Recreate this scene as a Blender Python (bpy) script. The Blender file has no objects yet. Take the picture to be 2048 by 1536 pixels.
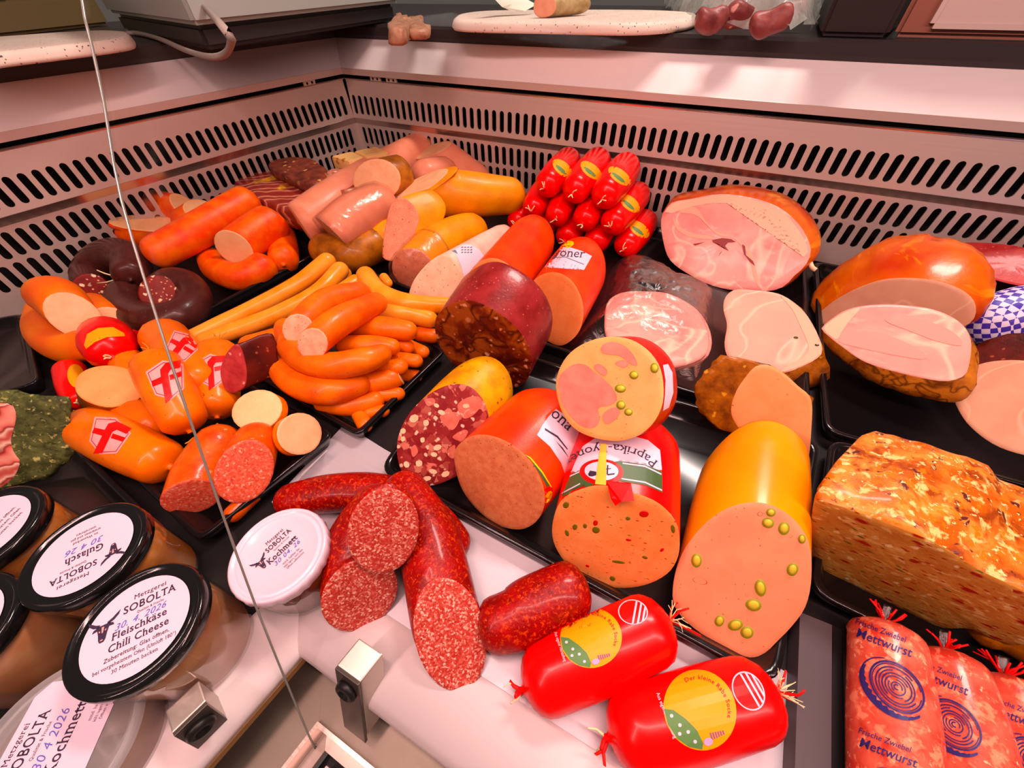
import bpy, bmesh, math, random
from mathutils import Vector, Matrix, noise
from mathutils.bvhtree import BVHTree
random.seed(7)
V = Vector
C = bpy.context.scene.collection
sc = bpy.context.scene
# ------------------------------------------------------------------ camera
H, F = 0.42, 765.0                      # camera height above the deck (m), focal length in px of a 2048 px wide frame
def _d(x, y): return V((x-1024.0, -(y-768.0), -F)).normalized()
_X = -_d(-1126, -9); _left = _d(1825, -82)
_Z = _left.cross(_X).normalized()
if _Z.y < 0: _Z = -_Z
_Y = _Z.cross(_X)
R3 = Matrix((_X, _Y, _Z))               # camera space -> world
CAM = V((0, 0, H))
cd = bpy.data.cameras.new('camera'); cam = bpy.data.objects.new('camera', cd); C.objects.link(cam)
cd.sensor_width = 36; cd.lens = 36*F/2048; cd.clip_start = .01
cam.matrix_world = Matrix.Translation(CAM) @ R3.to_4x4()
sc.camera = cam
LW = V((-.14156, -.98993, 0)); LN = V((.98993, -.14156, 0))    # left wall: direction towards the customer, inward normal
BC = V((-.955, .918, 0))                                        # back corner of the case
RX = V((1, 0, 0)); RN = V((0, -1, 0))                           # right wall: direction, inward normal
# ------------------------------------------------------------------ light, world, exposure
w = bpy.data.worlds.new('world'); sc.world = w; w.use_nodes = True
w.node_tree.nodes['Background'].inputs[0].default_value = (.95, .78, .70, 1)
w.node_tree.nodes['Background'].inputs[1].default_value = .10
def area(name, loc, tgt, sx, sy, power, col=(1, .60, .58)):
    l = bpy.data.lights.new(name, 'AREA'); l.shape = 'RECTANGLE'; l.size = sx; l.size_y = sy
    l.energy = power; l.color = col
    o = bpy.data.objects.new(name, l); C.objects.link(o); o.location = loc
    z = (V(loc)-V(tgt)).normalized(); x = V((1, 0, 0))
    if name.endswith('left'): x = LW.copy()
    x = (x - z*x.dot(z)).normalized(); y = z.cross(x)
    o.rotation_euler = Matrix((x, y, z)).transposed().to_euler()
    return o
area('canopy_lamp_right', (.45, .06, .86), (.45, .45, 0), 1.7, .06, 15.2)
area('canopy_lamp_left', (-.36, -.38, .86), (-.62, -.1, 0), .9, .06, 6.5)
area('ceiling_lamp', (.15, 1.55, 2.2), (-.1, .9, .3), .7, .3, 46, (1, .83, .78))
sc.view_settings.view_transform = 'Standard'; sc.view_settings.look = 'None'
sc.view_settings.gamma = 1; sc.view_settings.use_curve_mapping = False
sc.view_settings.exposure = 0.0
# ------------------------------------------------------------------ pixel -> world helpers (2048 x 1536 frame)
def ray(px, py): return R3 @ V(((px-1024)/F, -(py-768)/F, -1))
def at(px, py, z=0.0):
    v = ray(px, py); return CAM + v*((z-H)/v.z)
def onplane(px, py, P, N):
    v = ray(px, py); return CAM + v*((P-CAM).dot(N)/v.dot(N))
def solve(px, py, rp, s=0.0):           # sphere of rp px that rests on height s
    v = ray(px, py); d = (s-H)/(v.z - rp/F)
    return CAM + v*d, rp*d/F
def proj(P):
    c = R3.transposed() @ (P-CAM); return 1024+c.x/-c.z*F, 768-c.y/-c.z*F
# ------------------------------------------------------------------ materials
def lin(c): return tuple((x/12.92 if x <= .04045 else ((x+.055)/1.055)**2.4) for x in [v/255 for v in c])
TINT = (1.0, .745, .77)
def col(c, k=.92):                      # colour seen under the pink lamps -> albedo
    l = lin(c); g = .3*l[0]+.6*l[1]+.1*l[2]; l = [max(0.0, g+(v-g)*1.10) for v in l]
    return tuple(min(.93, k*a/t) for a, t in zip(l, TINT)) + (1,)
MATS = {}
class NT:
    def __init__(s, name):
        s.m = bpy.data.materials.new(name); s.m.use_nodes = True; s.t = s.m.node_tree
        s.b = s.t.nodes['Principled BSDF']; s.tc = s.t.nodes.new('ShaderNodeTexCoord')
    def n(s, typ, **kw):
        nd = s.t.nodes.new(typ)
        for k, v in kw.items():
            if hasattr(nd, k): setattr(nd, k, v)
            else: nd.inputs[k].default_value = v
        return nd
    def l(s, a, b): s.t.links.new(a, b)
    def co(s, stretch=None, rot=None):
        if not stretch: return s.tc.outputs['Object']
        mp = s.n('ShaderNodeMapping'); mp.inputs['Scale'].default_value = stretch
        if rot: mp.inputs['Rotation'].default_value = rot
        s.l(s.tc.outputs['Object'], mp.inputs['Vector']); return mp.outputs[0]
    def noise(s, scale, detail=3, rough=.55, co=None, dist=0):
        nd = s.n('ShaderNodeTexNoise', Scale=scale, Detail=detail, Roughness=rough, Distortion=dist)
        s.l(co or s.co(), nd.inputs['Vector']); return nd.outputs[0]
    def ramp(s, fac, a, b):
        nd = s.n('ShaderNodeMapRange'); nd.inputs[1].default_value = a; nd.inputs[2].default_value = b
        s.l(fac, nd.inputs[0]); return nd.outputs[0]
    def mix(s, fac, a, b):
        nd = s.n('ShaderNodeMix', data_type='RGBA')
        if isinstance(fac, float): nd.inputs[0].default_value = fac
        else: s.l(fac, nd.inputs[0])
        for i, c in ((6, a), (7, b)):
            if isinstance(c, tuple): nd.inputs[i].default_value = c
            else: s.l(c, nd.inputs[i])
        return nd.outputs[2]
    def mul(s, a, b, op='MULTIPLY'):
        nd = s.n('ShaderNodeMath', operation=op)
        for i, x in ((0, a), (1, b)):
            if isinstance(x, (int, float)): nd.inputs[i].default_value = x
            else: s.l(x, nd.inputs[i])
        return nd.outputs[0]
    def spots(s, scale, size, dens, co=None, soft=.12, dist=.35):   # irregular voronoi flecks -> mask
        c = co or s.co()
        if dist:
            nz = s.n('ShaderNodeTexNoise', Scale=scale*1.7, Detail=1.0); s.l(c, nz.inputs['Vector'])
            ma = s.n('ShaderNodeVectorMath', operation='SCALE'); s.l(nz.outputs[1], ma.inputs[0]); ma.inputs['Scale'].default_value = dist/scale*1.6
            ad = s.n('ShaderNodeVectorMath', operation='ADD'); s.l(c, ad.inputs[0]); s.l(ma.outputs[0], ad.inputs[1]); c = ad.outputs[0]
        vo = s.n('ShaderNodeTexVoronoi', Scale=scale); s.l(c, vo.inputs['Vector'])
        m = s.ramp(vo.outputs['Distance'], size+soft, size)
        sp = s.n('ShaderNodeSeparateColor'); s.l(vo.outputs['Color'], sp.inputs[0])
        k = s.ramp(sp.outputs[0], dens+.01, dens-.01)
        return s.mul(m, k)
    def bump(s, h, strength, dist=.001):
        nd = s.n('ShaderNodeBump', Strength=strength, Distance=dist); s.l(h, nd.inputs['Height']); s.l(nd.outputs[0], s.b.inputs['Normal'])
    def base(s, c):
        if isinstance(c, tuple): s.b.inputs['Base Color'].default_value = c
        else: s.l(c, s.b.inputs['Base Color'])
    def set(s, rough=.5, metal=0, spec=.5, coat=0, sss=0, croug=.1):
        b = s.b.inputs; b['Roughness'].default_value = rough; b['Metallic'].default_value = metal
        b['Specular IOR Level'].default_value = spec; b['Coat Weight'].default_value = coat; b['Coat Roughness'].default_value = croug
        return s.m
def food(name, c1, c2=None, nscale=60, rough=.45, spots=(), bump=.15, bscale=300, contrast=(.35, .65), stretch=None, coat=0, spec=.22, k=.92):
    """meat / casing: two mottled colours plus layers of flecks (colour, scale 1/m, size, density, stretch)"""
    if name in MATS: return MATS[name]
    s = NT(name); a = col(c1, k); b = col(c2, k) if c2 else a
    c = s.mix(s.ramp(s.noise(nscale, co=s.co(stretch) if stretch else None), *contrast), a, b)
    hs = None
    for sp in spots:
        if sp[0] == 'n':                                  # ('n', colour, scale, lo, hi[, stretch]): blotches of noise
            m = s.ramp(s.noise(sp[2], 3, .6, s.co(sp[5], (.3, .5, .6)) if len(sp) > 5 else None, .4), sp[3], sp[4]); c = s.mix(m, c, col(sp[1], k)); continue
        if sp[0] == 'v':                                  # ('v', colour, scale, width): thin wandering veins
            m = s.ramp(s.mul(s.mul(s.noise(sp[2], 2, .5, None, .6), .5, 'SUBTRACT'), 0, 'ABSOLUTE'), sp[3], 0); c = s.mix(m, c, col(sp[1], k)); continue
        if sp[0] == 'm':                                  # ('m', scale, ((pos, colour), ...)): mosaic of grains
            nz = s.n('ShaderNodeTexNoise', Scale=sp[1]*1.3, Detail=1.0); s.l(s.co(), nz.inputs['Vector'])
            ma = s.n('ShaderNodeVectorMath', operation='SCALE'); s.l(nz.outputs[1], ma.inputs[0]); ma.inputs['Scale'].default_value = .8/sp[1]
            ad = s.n('ShaderNodeVectorMath', operation='ADD'); s.l(s.co(), ad.inputs[0]); s.l(ma.outputs[0], ad.inputs[1])
            vo = s.n('ShaderNodeTexVoronoi', Scale=sp[1]); s.l(ad.outputs[0], vo.inputs['Vector'])
            sp_ = s.n('ShaderNodeSeparateColor'); s.l(vo.outputs['Color'], sp_.inputs[0])
            cr = s.n('ShaderNodeValToRGB'); s.l(sp_.outputs[0], cr.inputs[0]); el = cr.color_ramp.elements
            while len(el) < len(sp[2]): el.new(.5)
            for i, (p, cc) in enumerate(sp[2]): el[i].position = p; el[i].color = col(cc, k)
            c = s.mix(.72, c, cr.outputs[0]); continue
        cc, sca, size, dens = sp[:4]; st = sp[4] if len(sp) > 4 else None
        m = s.spots(sca, size, dens, s.co(st, (.3, .5, .6)) if st else None)
        c = s.mix(m, c, col(cc, k))
    s.base(c)
    if bump: s.bump(s.noise(bscale, 4, .6), bump)
    MATS[name] = s.set(rough, 0, spec, coat*.45); return MATS[name]
def plain(name, c, rough=.5, metal=0, spec=.3, coat=0, raw=False):
    if name in MATS: return MATS[name]
    s = NT(name); s.base(tuple(c)+(1,) if raw else col(c)); MATS[name] = s.set(rough, metal, spec, coat); return MATS[name]
def film(name, c=(1, 1, 1), amount=.25, rough=.12, bs=90, bstr=.6, fr=.9):
    if name in MATS: return MATS[name]
    s = NT(name); t = s.t; out = t.nodes['Material Output']; t.nodes.remove(s.b)
    tr = s.n('ShaderNodeBsdfTransparent'); gl = s.n('ShaderNodeBsdfGlossy'); gl.inputs['Roughness'].default_value = rough
    gl.inputs['Color'].default_value = c+(1,)
    bp = s.n('ShaderNodeBump', Strength=bstr, Distance=.004); s.l(s.noise(bs, 3, .5, dist=1.0), bp.inputs['Height']); s.l(bp.outputs[0], gl.inputs['Normal'])
    lw = s.n('ShaderNodeLayerWeight', Blend=.25); s.l(bp.outputs[0], lw.inputs['Normal'])
    f = s.mul(s.mul(lw.outputs['Fresnel'], fr), amount, 'ADD')
    mx = s.n('ShaderNodeMixShader'); s.l(f, mx.inputs[0]); s.l(tr.outputs[0], mx.inputs[1]); s.l(gl.outputs[0], mx.inputs[2])
    s.l(mx.outputs[0], out.inputs[0]); MATS[name] = s.m; return s.m
def frost(name, c, dens=.3, gl_=.12, rough=.25, bs=40, bstr=.4):
    """thin milky plastic: see-through, scattering and glossy at once"""
    s = NT(name); t = s.t; out = t.nodes['Material Output']; s.base(col(c)); s.set(rough, 0, .5, .2)
    if bstr: s.bump(s.noise(bs, 3, .5, dist=1.0), bstr, .004)
    tr = s.n('ShaderNodeBsdfTransparent'); mx = s.n('ShaderNodeMixShader'); lw = s.n('ShaderNodeLayerWeight', Blend=.3)
    s.l(s.mul(s.mul(lw.outputs['Facing'], .35), dens, 'ADD'), mx.inputs[0]); s.l(tr.outputs[0], mx.inputs[1]); s.l(s.b.outputs[0], mx.inputs[2]); s.l(mx.outputs[0], out.inputs[0])
    MATS[name] = s.m; return s.m
def glass(name, tint, f0=.02, f1=.25):
    s = NT(name); t = s.t; out = t.nodes['Material Output']; t.nodes.remove(s.b)
    tr = s.n('ShaderNodeBsdfTransparent'); tr.inputs[0].default_value = tint+(1,)
    gl = s.n('ShaderNodeBsdfGlossy'); gl.inputs['Roughness'].default_value = .02
    lw = s.n('ShaderNodeLayerWeight', Blend=.12)
    f = s.mul(s.mul(lw.outputs['Fresnel'], f1), f0, 'ADD')
    mx = s.n('ShaderNodeMixShader'); s.l(f, mx.inputs[0]); s.l(tr.outputs[0], mx.inputs[1]); s.l(gl.outputs[0], mx.inputs[2])
    s.l(mx.outputs[0], out.inputs[0]); MATS[name] = s.m; return s.m
def steel(name, c, rough=.3, metal=.85, stretch=(4, 900, 900), bstr=.06, var=.12):
    if name in MATS: return MATS[name]
    s = NT(name); nz = s.noise(1.0, 3, .6, s.co(stretch))
    dk = tuple(x*(1-var) for x in c)
    s.base(s.mix(nz, dk+(1,), tuple(c)+(1,))); s.bump(nz, bstr, .0005)
    nd = s.ramp(nz, 0, 1); nd.node.inputs[3].default_value = rough-.05; nd.node.inputs[4].default_value = rough+.08
    s.set(rough, metal); s.l(nd, s.b.inputs['Roughness']); MATS[name] = s.m; return s.m
# ------------------------------------------------------------------ objects
def tag(o, label=None, cat=None, group=None, kind=None):
    if label: o['label'] = label
    if cat: o['category'] = cat
    if group: o['group'] = group
    if kind: o['kind'] = kind
    return o
def thing(name, label, cat, loc, group=None):
    o = bpy.data.objects.new(name, None); C.objects.link(o); o.location = loc; o.empty_display_size = .02
    return tag(o, label, cat, group)
def origin(p):
    o = V((0, 0, 0))
    while p: o += V(p.location); p = p.parent
    return o
def mesh(name, verts, faces, m, parent=None, smooth=True, label=None, loc=None):
    L = origin(parent) if parent else (V(loc) if loc else V((0, 0, 0)))
    me = bpy.data.meshes.new(name); me.from_pydata([tuple(V(v)-L) for v in verts], [], faces)
    if smooth: me.polygons.foreach_set('use_smooth', [True]*len(me.polygons))
    me.materials.append(m); me.update()
    o = bpy.data.objects.new(name, me); C.objects.link(o)
    if parent: o.parent = parent
    elif loc: o.location = loc
    if label: o['label'] = label
    return o
def world_bvh(o):
    L = origin(o)
    return BVHTree.FromPolygons([V(v.co)+L for v in o.data.vertices], [tuple(p.vertices) for p in o.data.polygons])
def fix_normals(o):
    bm = bmesh.new(); bm.from_mesh(o.data); bmesh.ops.recalc_face_normals(bm, faces=bm.faces); bm.to_mesh(o.data); bm.free()
def box(name, c, ex, ey, ez, m, parent=None, bev=.0, label=None, loc=None):
    """box from centre and three half-extent vectors, bevelled"""
    ex, ey, ez, c = V(ex), V(ey), V(ez), V(c)
    L = origin(parent) if parent else (V(loc) if loc else V((0, 0, 0)))
    bm = bmesh.new()
    vs = [bm.verts.new(c-L+ex*a+ey*b+ez*d) for a in (-1, 1) for b in (-1, 1) for d in (-1, 1)]
    for f in ((0,1,3,2),(4,6,7,5),(0,4,5,1),(2,3,7,6),(0,2,6,4),(1,5,7,3)): bm.faces.new([vs[i] for i in f])
    bmesh.ops.recalc_face_normals(bm, faces=bm.faces)
    if bev: bmesh.ops.bevel(bm, geom=list(bm.edges), offset=bev, segments=2, affect='EDGES', profile=.6)
    me = bpy.data.meshes.new(name); bm.to_mesh(me); bm.free(); me.materials.append(m)
    o = bpy.data.objects.new(name, me); C.objects.link(o)
    if parent: o.parent = parent
    elif loc: o.location = loc
    if label: o['label'] = label
    return o
def crom(P, n):                         # open Catmull-Rom through P (Vectors or floats)
    out = []
    for i in range(len(P)-1):
        a, b, c, d = P[max(i-1, 0)], P[i], P[i+1], P[min(i+2, len(P)-1)]
        for k in range(n):
            t = k/n
            out.append(b*1.0 + (c-a)*(.5*t) + (a*2-b*5+c*4-d)*(.5*t*t) + (b*3-a-c*3+d)*(.5*t**3))
    out.append(P[-1]*1.0); return out
def lathe(name, prof, c, m, parent, n=40, axis=V((0, 0, 1)), scallop=None, close=True):
    z = V(axis).normalized(); x = z.orthogonal().normalized(); y = z.cross(x)
    vs, fs = [], []
    for j, (r, h) in enumerate(prof):
        for i in range(n):
            a = 2*math.pi*i/n; rr = r
            if scallop and scallop[0] <= j <= scallop[1]: rr = r*(1+scallop[2]*math.cos(a*scallop[3]))
            vs.append(V(c)+x*(rr*math.cos(a))+y*(rr*math.sin(a))+z*h)
    for j in range(len(prof)-1):
        for i in range(n): k = (i+1) % n; fs.append((j*n+i, j*n+k, (j+1)*n+k, (j+1)*n+i))
    if close: fs.append(tuple(range(n-1, -1, -1))); fs.append(tuple((len(prof)-1)*n+i for i in range(n)))
    return mesh(name, vs, fs, m, parent)
def wire(name, pts, r, m, parent, seg=6, sub=4):
    P = crom([V(p) for p in pts], sub); vs, fs = [], []
    for i, p in enumerate(P):
        t = (P[min(i+1, len(P)-1)]-P[max(i-1, 0)]).normalized()
        x = t.orthogonal().normalized() if i == 0 else (x-t*x.dot(t)).normalized()
        y = t.cross(x)
        for k in range(seg): a = 2*math.pi*k/seg; vs.append(p+x*(r*math.cos(a))+y*(r*math.sin(a)))
    for i in range(len(P)-1):
        for k in range(seg): q = (k+1) % seg; fs.append((i*seg+k, i*seg+q, (i+1)*seg+q, (i+1)*seg+k))
    fs += [tuple(range(seg)), tuple((len(P)-1)*seg+k for k in range(seg))]
    return mesh(name, vs, fs, m, parent)
def jn(p, sc_, amp): return noise.noise(V(p)*sc_)*amp
# ---- sausages: a tube along control points, with closed, tied or cut ends
class Tube: pass
def cutnormal(P, t, kind):
    """kind = (along, to camera, up): direction mix of the cut plane's normal"""
    a, b, c = kind; return (t*a + (CAM-P).normalized()*b + V((0, 0, 1))*c).normalized()
def tube(parent, ctl, m, e0='round', e1='round', face_mat=None, seg=22, name='casing', sub=6, nz=(30, .0006), rk=1.0, face_name='cut_face', wr=.05, ctl3=None):
    if ctl3: P, Rr = [V(p) for p, r in ctl3], [r for p, r in ctl3]
    else:
        sol = [solve(*c) for c in ctl]; P = [s[0] for s in sol]; Rr = [s[1] for s in sol]
    pts, rad = crom(P, sub), crom(Rr, sub)
    n = len(pts)
    T = [(pts[min(i+1, n-1)]-pts[max(i-1, 0)]).normalized() for i in range(n)]
    rings = []                                             # centre, tangent, radius, wrinkle
    def endring(i, sgn, kind):
        p, t, r = pts[i], T[i]*sgn, rad[i]; out = []
        if kind == 'round':
            for a in (22, 44, 62, 77, 87): out.append((p+t*r*rk*math.sin(math.radians(a)), T[i], r*math.cos(math.radians(a)), 0))
        elif kind == 'tie':
            for a, q in ((20, .25), (40, .5), (58, .8), (70, 1), (80, 1)): out.append((p+t*r*rk*math.sin(math.radians(a)), T[i], r*math.cos(math.radians(a)), q))
            out.append((p+t*r*(rk+.04), T[i], r*.10, 1)); out.append((p+t*r*(rk+.14), T[i], r*.12, 1))
        return out
    pre = endring(0, -1, e0) if isinstance(e0, str) else []
    post = endring(n-1, 1, e1) if isinstance(e1, str) else []
    rings = pre[::-1] + [(pts[i], T[i], rad[i], 0) for i in range(n)] + post
    vs, fs = [], []; x = None
    for j, (p, t, r, q) in enumerate(rings):
        x = t.orthogonal().normalized() if x is None else (x-t*x.dot(t)).normalized()
        y = t.cross(x)
        for k in range(seg):
            a = 2*math.pi*k/seg; d = x*math.cos(a)+y*math.sin(a)
            rr = r*(1+q*wr*math.cos(a*seg/2)) if q else r
            v = p+d*rr
            if nz: v += d*jn(v, nz[0], nz[1])
            vs.append(v)
    N = len(rings)
    o = Tube(); o.faces = []
    def cut(j, sgn, kind):
        p, t, r, _ = rings[j]; nn = cutnormal(p, t*sgn, kind)
        for k in range(seg):
            v = vs[j*seg+k]; vs[j*seg+k] = v - t*((v-p).dot(nn)/t.dot(nn))
        ring = [vs[j*seg+k] for k in range(seg)]
        # keep rings behind the cut from crossing it
        step = -1 if sgn > 0 else 1
        jj = j+step
        while 0 <= jj < N:
            moved = False
            for k in range(seg):
                v = vs[jj*seg+k]; e = (v-p).dot(nn)
                lim = -.0008*abs(jj-j)
                if e > lim: vs[jj*seg+k] = v - t*((e-lim)/t.dot(nn)); moved = True
            if not moved: break
            jj += step
        return ring, p, nn
    cuts = []
    if not isinstance(e0, str): cuts.append(cut(0, -1, e0))
    if not isinstance(e1, str): cuts.append(cut(N-1, 1, e1))
    for j in range(N-1):
        for k in range(seg): q = (k+1) % seg; fs.append((j*seg+k, j*seg+q, (j+1)*seg+q, (j+1)*seg+k))
    fs.append(tuple(range(seg-1, -1, -1))); fs.append(tuple((N-1)*seg+k for k in range(seg)))
    o.body = mesh(name, vs, fs, m, parent)
    for ring, p, nn in cuts: o.faces.append(disc(face_name, ring, nn, face_mat, parent))
    o.P, o.R, o.T = pts, rad, T; o.parent = parent
    return o
def disc(name, ring, nn, m, parent, bulge=.0012, rough=.0003):
    """a meaty cut surface closing a ring of points, slightly domed and uneven"""
    c = sum(ring, V((0, 0, 0)))/len(ring); n = len(ring); vs, fs = [], []
    S = (1.0, .985, .9, .75, .5, .25)
    for j, s in enumerate(S):
        h = 0 if j == 0 else bulge*(1-s*s*.7)+.0002
        for k in range(n):
            v = c+(ring[k]-c)*s+nn*h
            if j > 1: v += nn*jn(v, 180, rough)
            vs.append(v)
    vs.append(c+nn*bulge); last = len(vs)-1
    for j in range(len(S)-1):
        for k in range(n): q = (k+1) % n; fs.append((j*n+k, j*n+q, (j+1)*n+q, (j+1)*n+k))
    for k in range(n): fs.append(((len(S)-1)*n+k, (len(S)-1)*n+(k+1) % n, last))
    o = mesh(name, vs, fs, m, parent); fix_normals(o); return o
# ---- loaves, hams: outline of the cut face on a plane in space, swept back along an axis
def resamp(P, n):
    """closed Catmull-Rom through P, n points evenly spaced"""
    m = len(P); Q = []
    for i in range(m):
        a, b, c, d = P[i-1], P[i], P[(i+1) % m], P[(i+2) % m]
        for k in range(6):
            t = k/6; Q.append(b + (c-a)*(.5*t) + (a*2-b*5+c*4-d)*(.5*t*t) + (b*3-a-c*3+d)*(.5*t**3))
    L = [0]
    for i in range(len(Q)): L.append(L[-1]+(Q[(i+1) % len(Q)]-Q[i]).length)
    out, j = [], 0
    for k in range(n):
        x = L[-1]*k/n
        while L[j+1] < x: j += 1
        f = (x-L[j])/(L[j+1]-L[j]+1e-12); out.append(Q[j].lerp(Q[(j+1) % len(Q)], f))
    return out
def plane_n(K, yaw, el):
    d = V((-K.x, -K.y, 0)).normalized(); d = Matrix.Rotation(math.radians(yaw), 3, 'Z') @ d
    return (d*math.cos(math.radians(el)) + V((0, 0, 1))*math.sin(math.radians(el))).normalized()
PROF_CYL = ((0, 1), (.04, 1.0), (.3, 1), (.6, 1), (.85, .98), (.94, .9), (.985, .7), (1, .4))
PROF_FLAT = ((0, 1), (.04, 1.0), (.3, 1), (.6, 1), (.9, 1), (.97, .98), (1, .93))
PROF_DOME = ((0, 1), (.05, 1.02), (.25, 1.06), (.45, 1.03), (.65, .92), (.82, .74), (.93, .5), (1, .22))
def loaf(parent, px, s, back, m, fm, ori=None, prof=PROF_CYL, n=56, crust=0, cs=60, floor=None, name='casing', face_name='cut_face', bulge=.0015, rough=.0003, bot=None, yr=60):
    """px: face outline in the photo; the lowest point stands on height s; back: (px,py,dz) of the far end's centre"""
    b = bot or max(px, key=lambda p: p[1]); edge = None
    if ori and ori[0] == 'edge':                          # the face stands on the line between two points of the photo
        e0, e1 = at(*ori[1], s), at(*ori[2], s); u = (e1-e0).normalized(); edge = V((u.y, -u.x, 0))
        if edge.dot(CAM-e0) < 0: edge = -edge
        ori = (0, ori[3])
    def face(yaw, el):
        z = s
        for _ in range(4):
            K = at(b[0], b[1], z); N = plane_n(K, yaw, el)
            if edge: N = (edge*math.cos(math.radians(el))+V((0, 0, 1))*math.sin(math.radians(el))).normalized()
            P = [onplane(x, y, K, N) for x, y in px]
            if edge: break
            z += (s-min(p.z for p in P))*.8
        face.K = K; return P, N
    if ori is None:                                       # find the cut plane that makes the sausage round
        best = None
        for yaw in range(-yr, yr+1, 5):
            for el in range(0, 76, 5):
                P, N = face(yaw, el); c = sum(P, V((0, 0, 0)))/len(P)
                A = at(back[0], back[1], c.z+back[2])-c
                if A.length < .02 or A.length > .5: continue
                A.normalize()
                if -N.dot(A) < .3 or N.dot((CAM-c).normalized()) < .06: continue
                q = resamp(P, 24); c = sum(q, V((0, 0, 0)))/24
                rr = [((p-c)-A*(p-c).dot(A)).length for p in q]; mu = sum(rr)/24
                e = sum((r-mu)**2 for r in rr)/24/mu/mu
                if best is None or e < best[0]: best = (e, yaw, el, mu, A)
        ori = best[1:3]; print('fit', parent.name, [round(x, 4) for x in best[:4]])
    P, N = face(*ori); K = face.K; ring = resamp(P, n); c = sum(ring, V((0, 0, 0)))/n
    A = at(back[0], back[1], c.z+back[2])-c
    print('loaf', parent.name, 'r~%.3f len %.3f c %s' % (sum((p-c).length for p in ring)/n, A.length, tuple(round(x, 3) for x in c)))
    vs, fs = [], []
    fl = s if floor is None else floor
    for j, (f, k) in enumerate(prof):
        for i, p in enumerate(ring):
            v = c+A*f+(p-c)*k
            if j and crust:
                dd = (p-c).normalized(); v += dd*jn(v, cs, crust)+dd*jn(v, cs*2.7, crust*.5)
            if v.z < fl and j: v.z = fl+.0005
            vs.append(v)
    J = len(prof)
    for j in range(J-1):
        for i in range(n): q = (i+1) % n; fs.append((j*n+i, j*n+q, (j+1)*n+q, (j+1)*n+i))
    vs.append(c+A*1.02 if prof[-1][1] < .6 else c+A); e = len(vs)-1
    for i in range(n): fs.append(((J-1)*n+i, (J-1)*n+(i+1) % n, e))
    o = Tube(); o.body = mesh(name, vs, fs, m, parent); fix_normals(o.body)
    o.face = disc(face_name, ring, N, fm, parent, bulge, rough); o.N, o.c, o.A, o.ring = N, c, A, ring; o.K = K
    return o
# ---- flat print: polygons and lettering laid on a real surface
def subdivide(bm, maxlen):
    for _ in range(6):
        es = [e for e in bm.edges if e.calc_length() > maxlen]
        if not es: break
        bmesh.ops.subdivide_edges(bm, edges=es, cuts=1); bmesh.ops.triangulate(bm, faces=[f for f in bm.faces if len(f.verts) > 3])
def polys_bm(polys):
    bm = bmesh.new()
    for p in polys:
        try: bm.faces.new([bm.verts.new((x, y, 0)) for x, y in p])
        except ValueError: pass
    bmesh.ops.triangulate(bm, faces=bm.faces); return bm
_tc = {}
def text_bm(s, shear=0, off=0, spacing=1.0, align='CENTER', res=2):
    cu = bpy.data.curves.new('t', 'FONT'); cu.body = s; cu.size = 1; cu.shear = shear; cu.offset = off; cu.resolution_u = res
    cu.align_x = align; cu.space_character = spacing; cu.fill_mode = 'FRONT'
    ob = bpy.data.objects.new('t', cu); C.objects.link(ob); dg = bpy.context.evaluated_depsgraph_get(); dg.update()
    me = bpy.data.meshes.new_from_object(ob.evaluated_get(dg)); bm = bmesh.new(); bm.from_mesh(me)
    bpy.data.objects.remove(ob); bpy.data.meshes.remove(me); bpy.data.curves.remove(cu)
    bmesh.ops.triangulate(bm, faces=bm.faces); return bm
def add_serifs(bm, ext=.055, th=.045):
    """slab serifs on the flat ends of the stems"""
    q = []
    for e in bm.edges:
        if len(e.link_faces) != 1: continue
        a, b = e.verts[0].co, e.verts[1].co
        if abs(a.y-b.y) > 1e-4 or not .05 < abs(a.x-b.x) < .17: continue
        s = 1 if e.link_faces[0].calc_center_median().y > a.y else -1
        q.append((min(a.x, b.x)-ext, max(a.x, b.x)+ext, a.y, a.y+s*th))
    for x0, x1, y0, y1 in q:
        bm.faces.new([bm.verts.new((x, y, 0)) for x, y in ((x0, y0), (x1, y0), (x1, y1), (x0, y1))])
    bmesh.ops.triangulate(bm, faces=bm.faces)
def emit(bm, f, name, m, parent, label=None, sm=False):
    vs = [f(v.co.x, v.co.y) for v in bm.verts]; bm.verts.index_update()
    fs = [tuple(v.index for v in q.verts) for q in bm.faces]; bm.free()
    return mesh(name, vs, fs, m, parent, smooth=sm, label=label) if fs else None
def pix_map(bvh, eps=.0004):
    def f(x, y):
        v = ray(x, y).normalized(); h = bvh.ray_cast(CAM, v)
        if h[0] is None:
            h = bvh.find_nearest(CAM+v*pix_map.d); P = h[0]; return P+(CAM-P).normalized()*eps
        pix_map.d = h[3]; return h[0]-v*eps
    return f
pix_map.d = .4
def smo(p, n=44): return [(q.x, q.y) for q in resamp([V((x, y, 0)) for x, y in p], n)]
def pdecal(body, polys, m, name, parent, eps=.0004, maxlen=7, label=None, smooth=False):
    if smooth: polys = [smo(p) for p in polys]
    bm = polys_bm(polys); subdivide(bm, maxlen); return emit(bm, pix_map(world_bvh(body), eps), name, m, parent, label, True)
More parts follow.
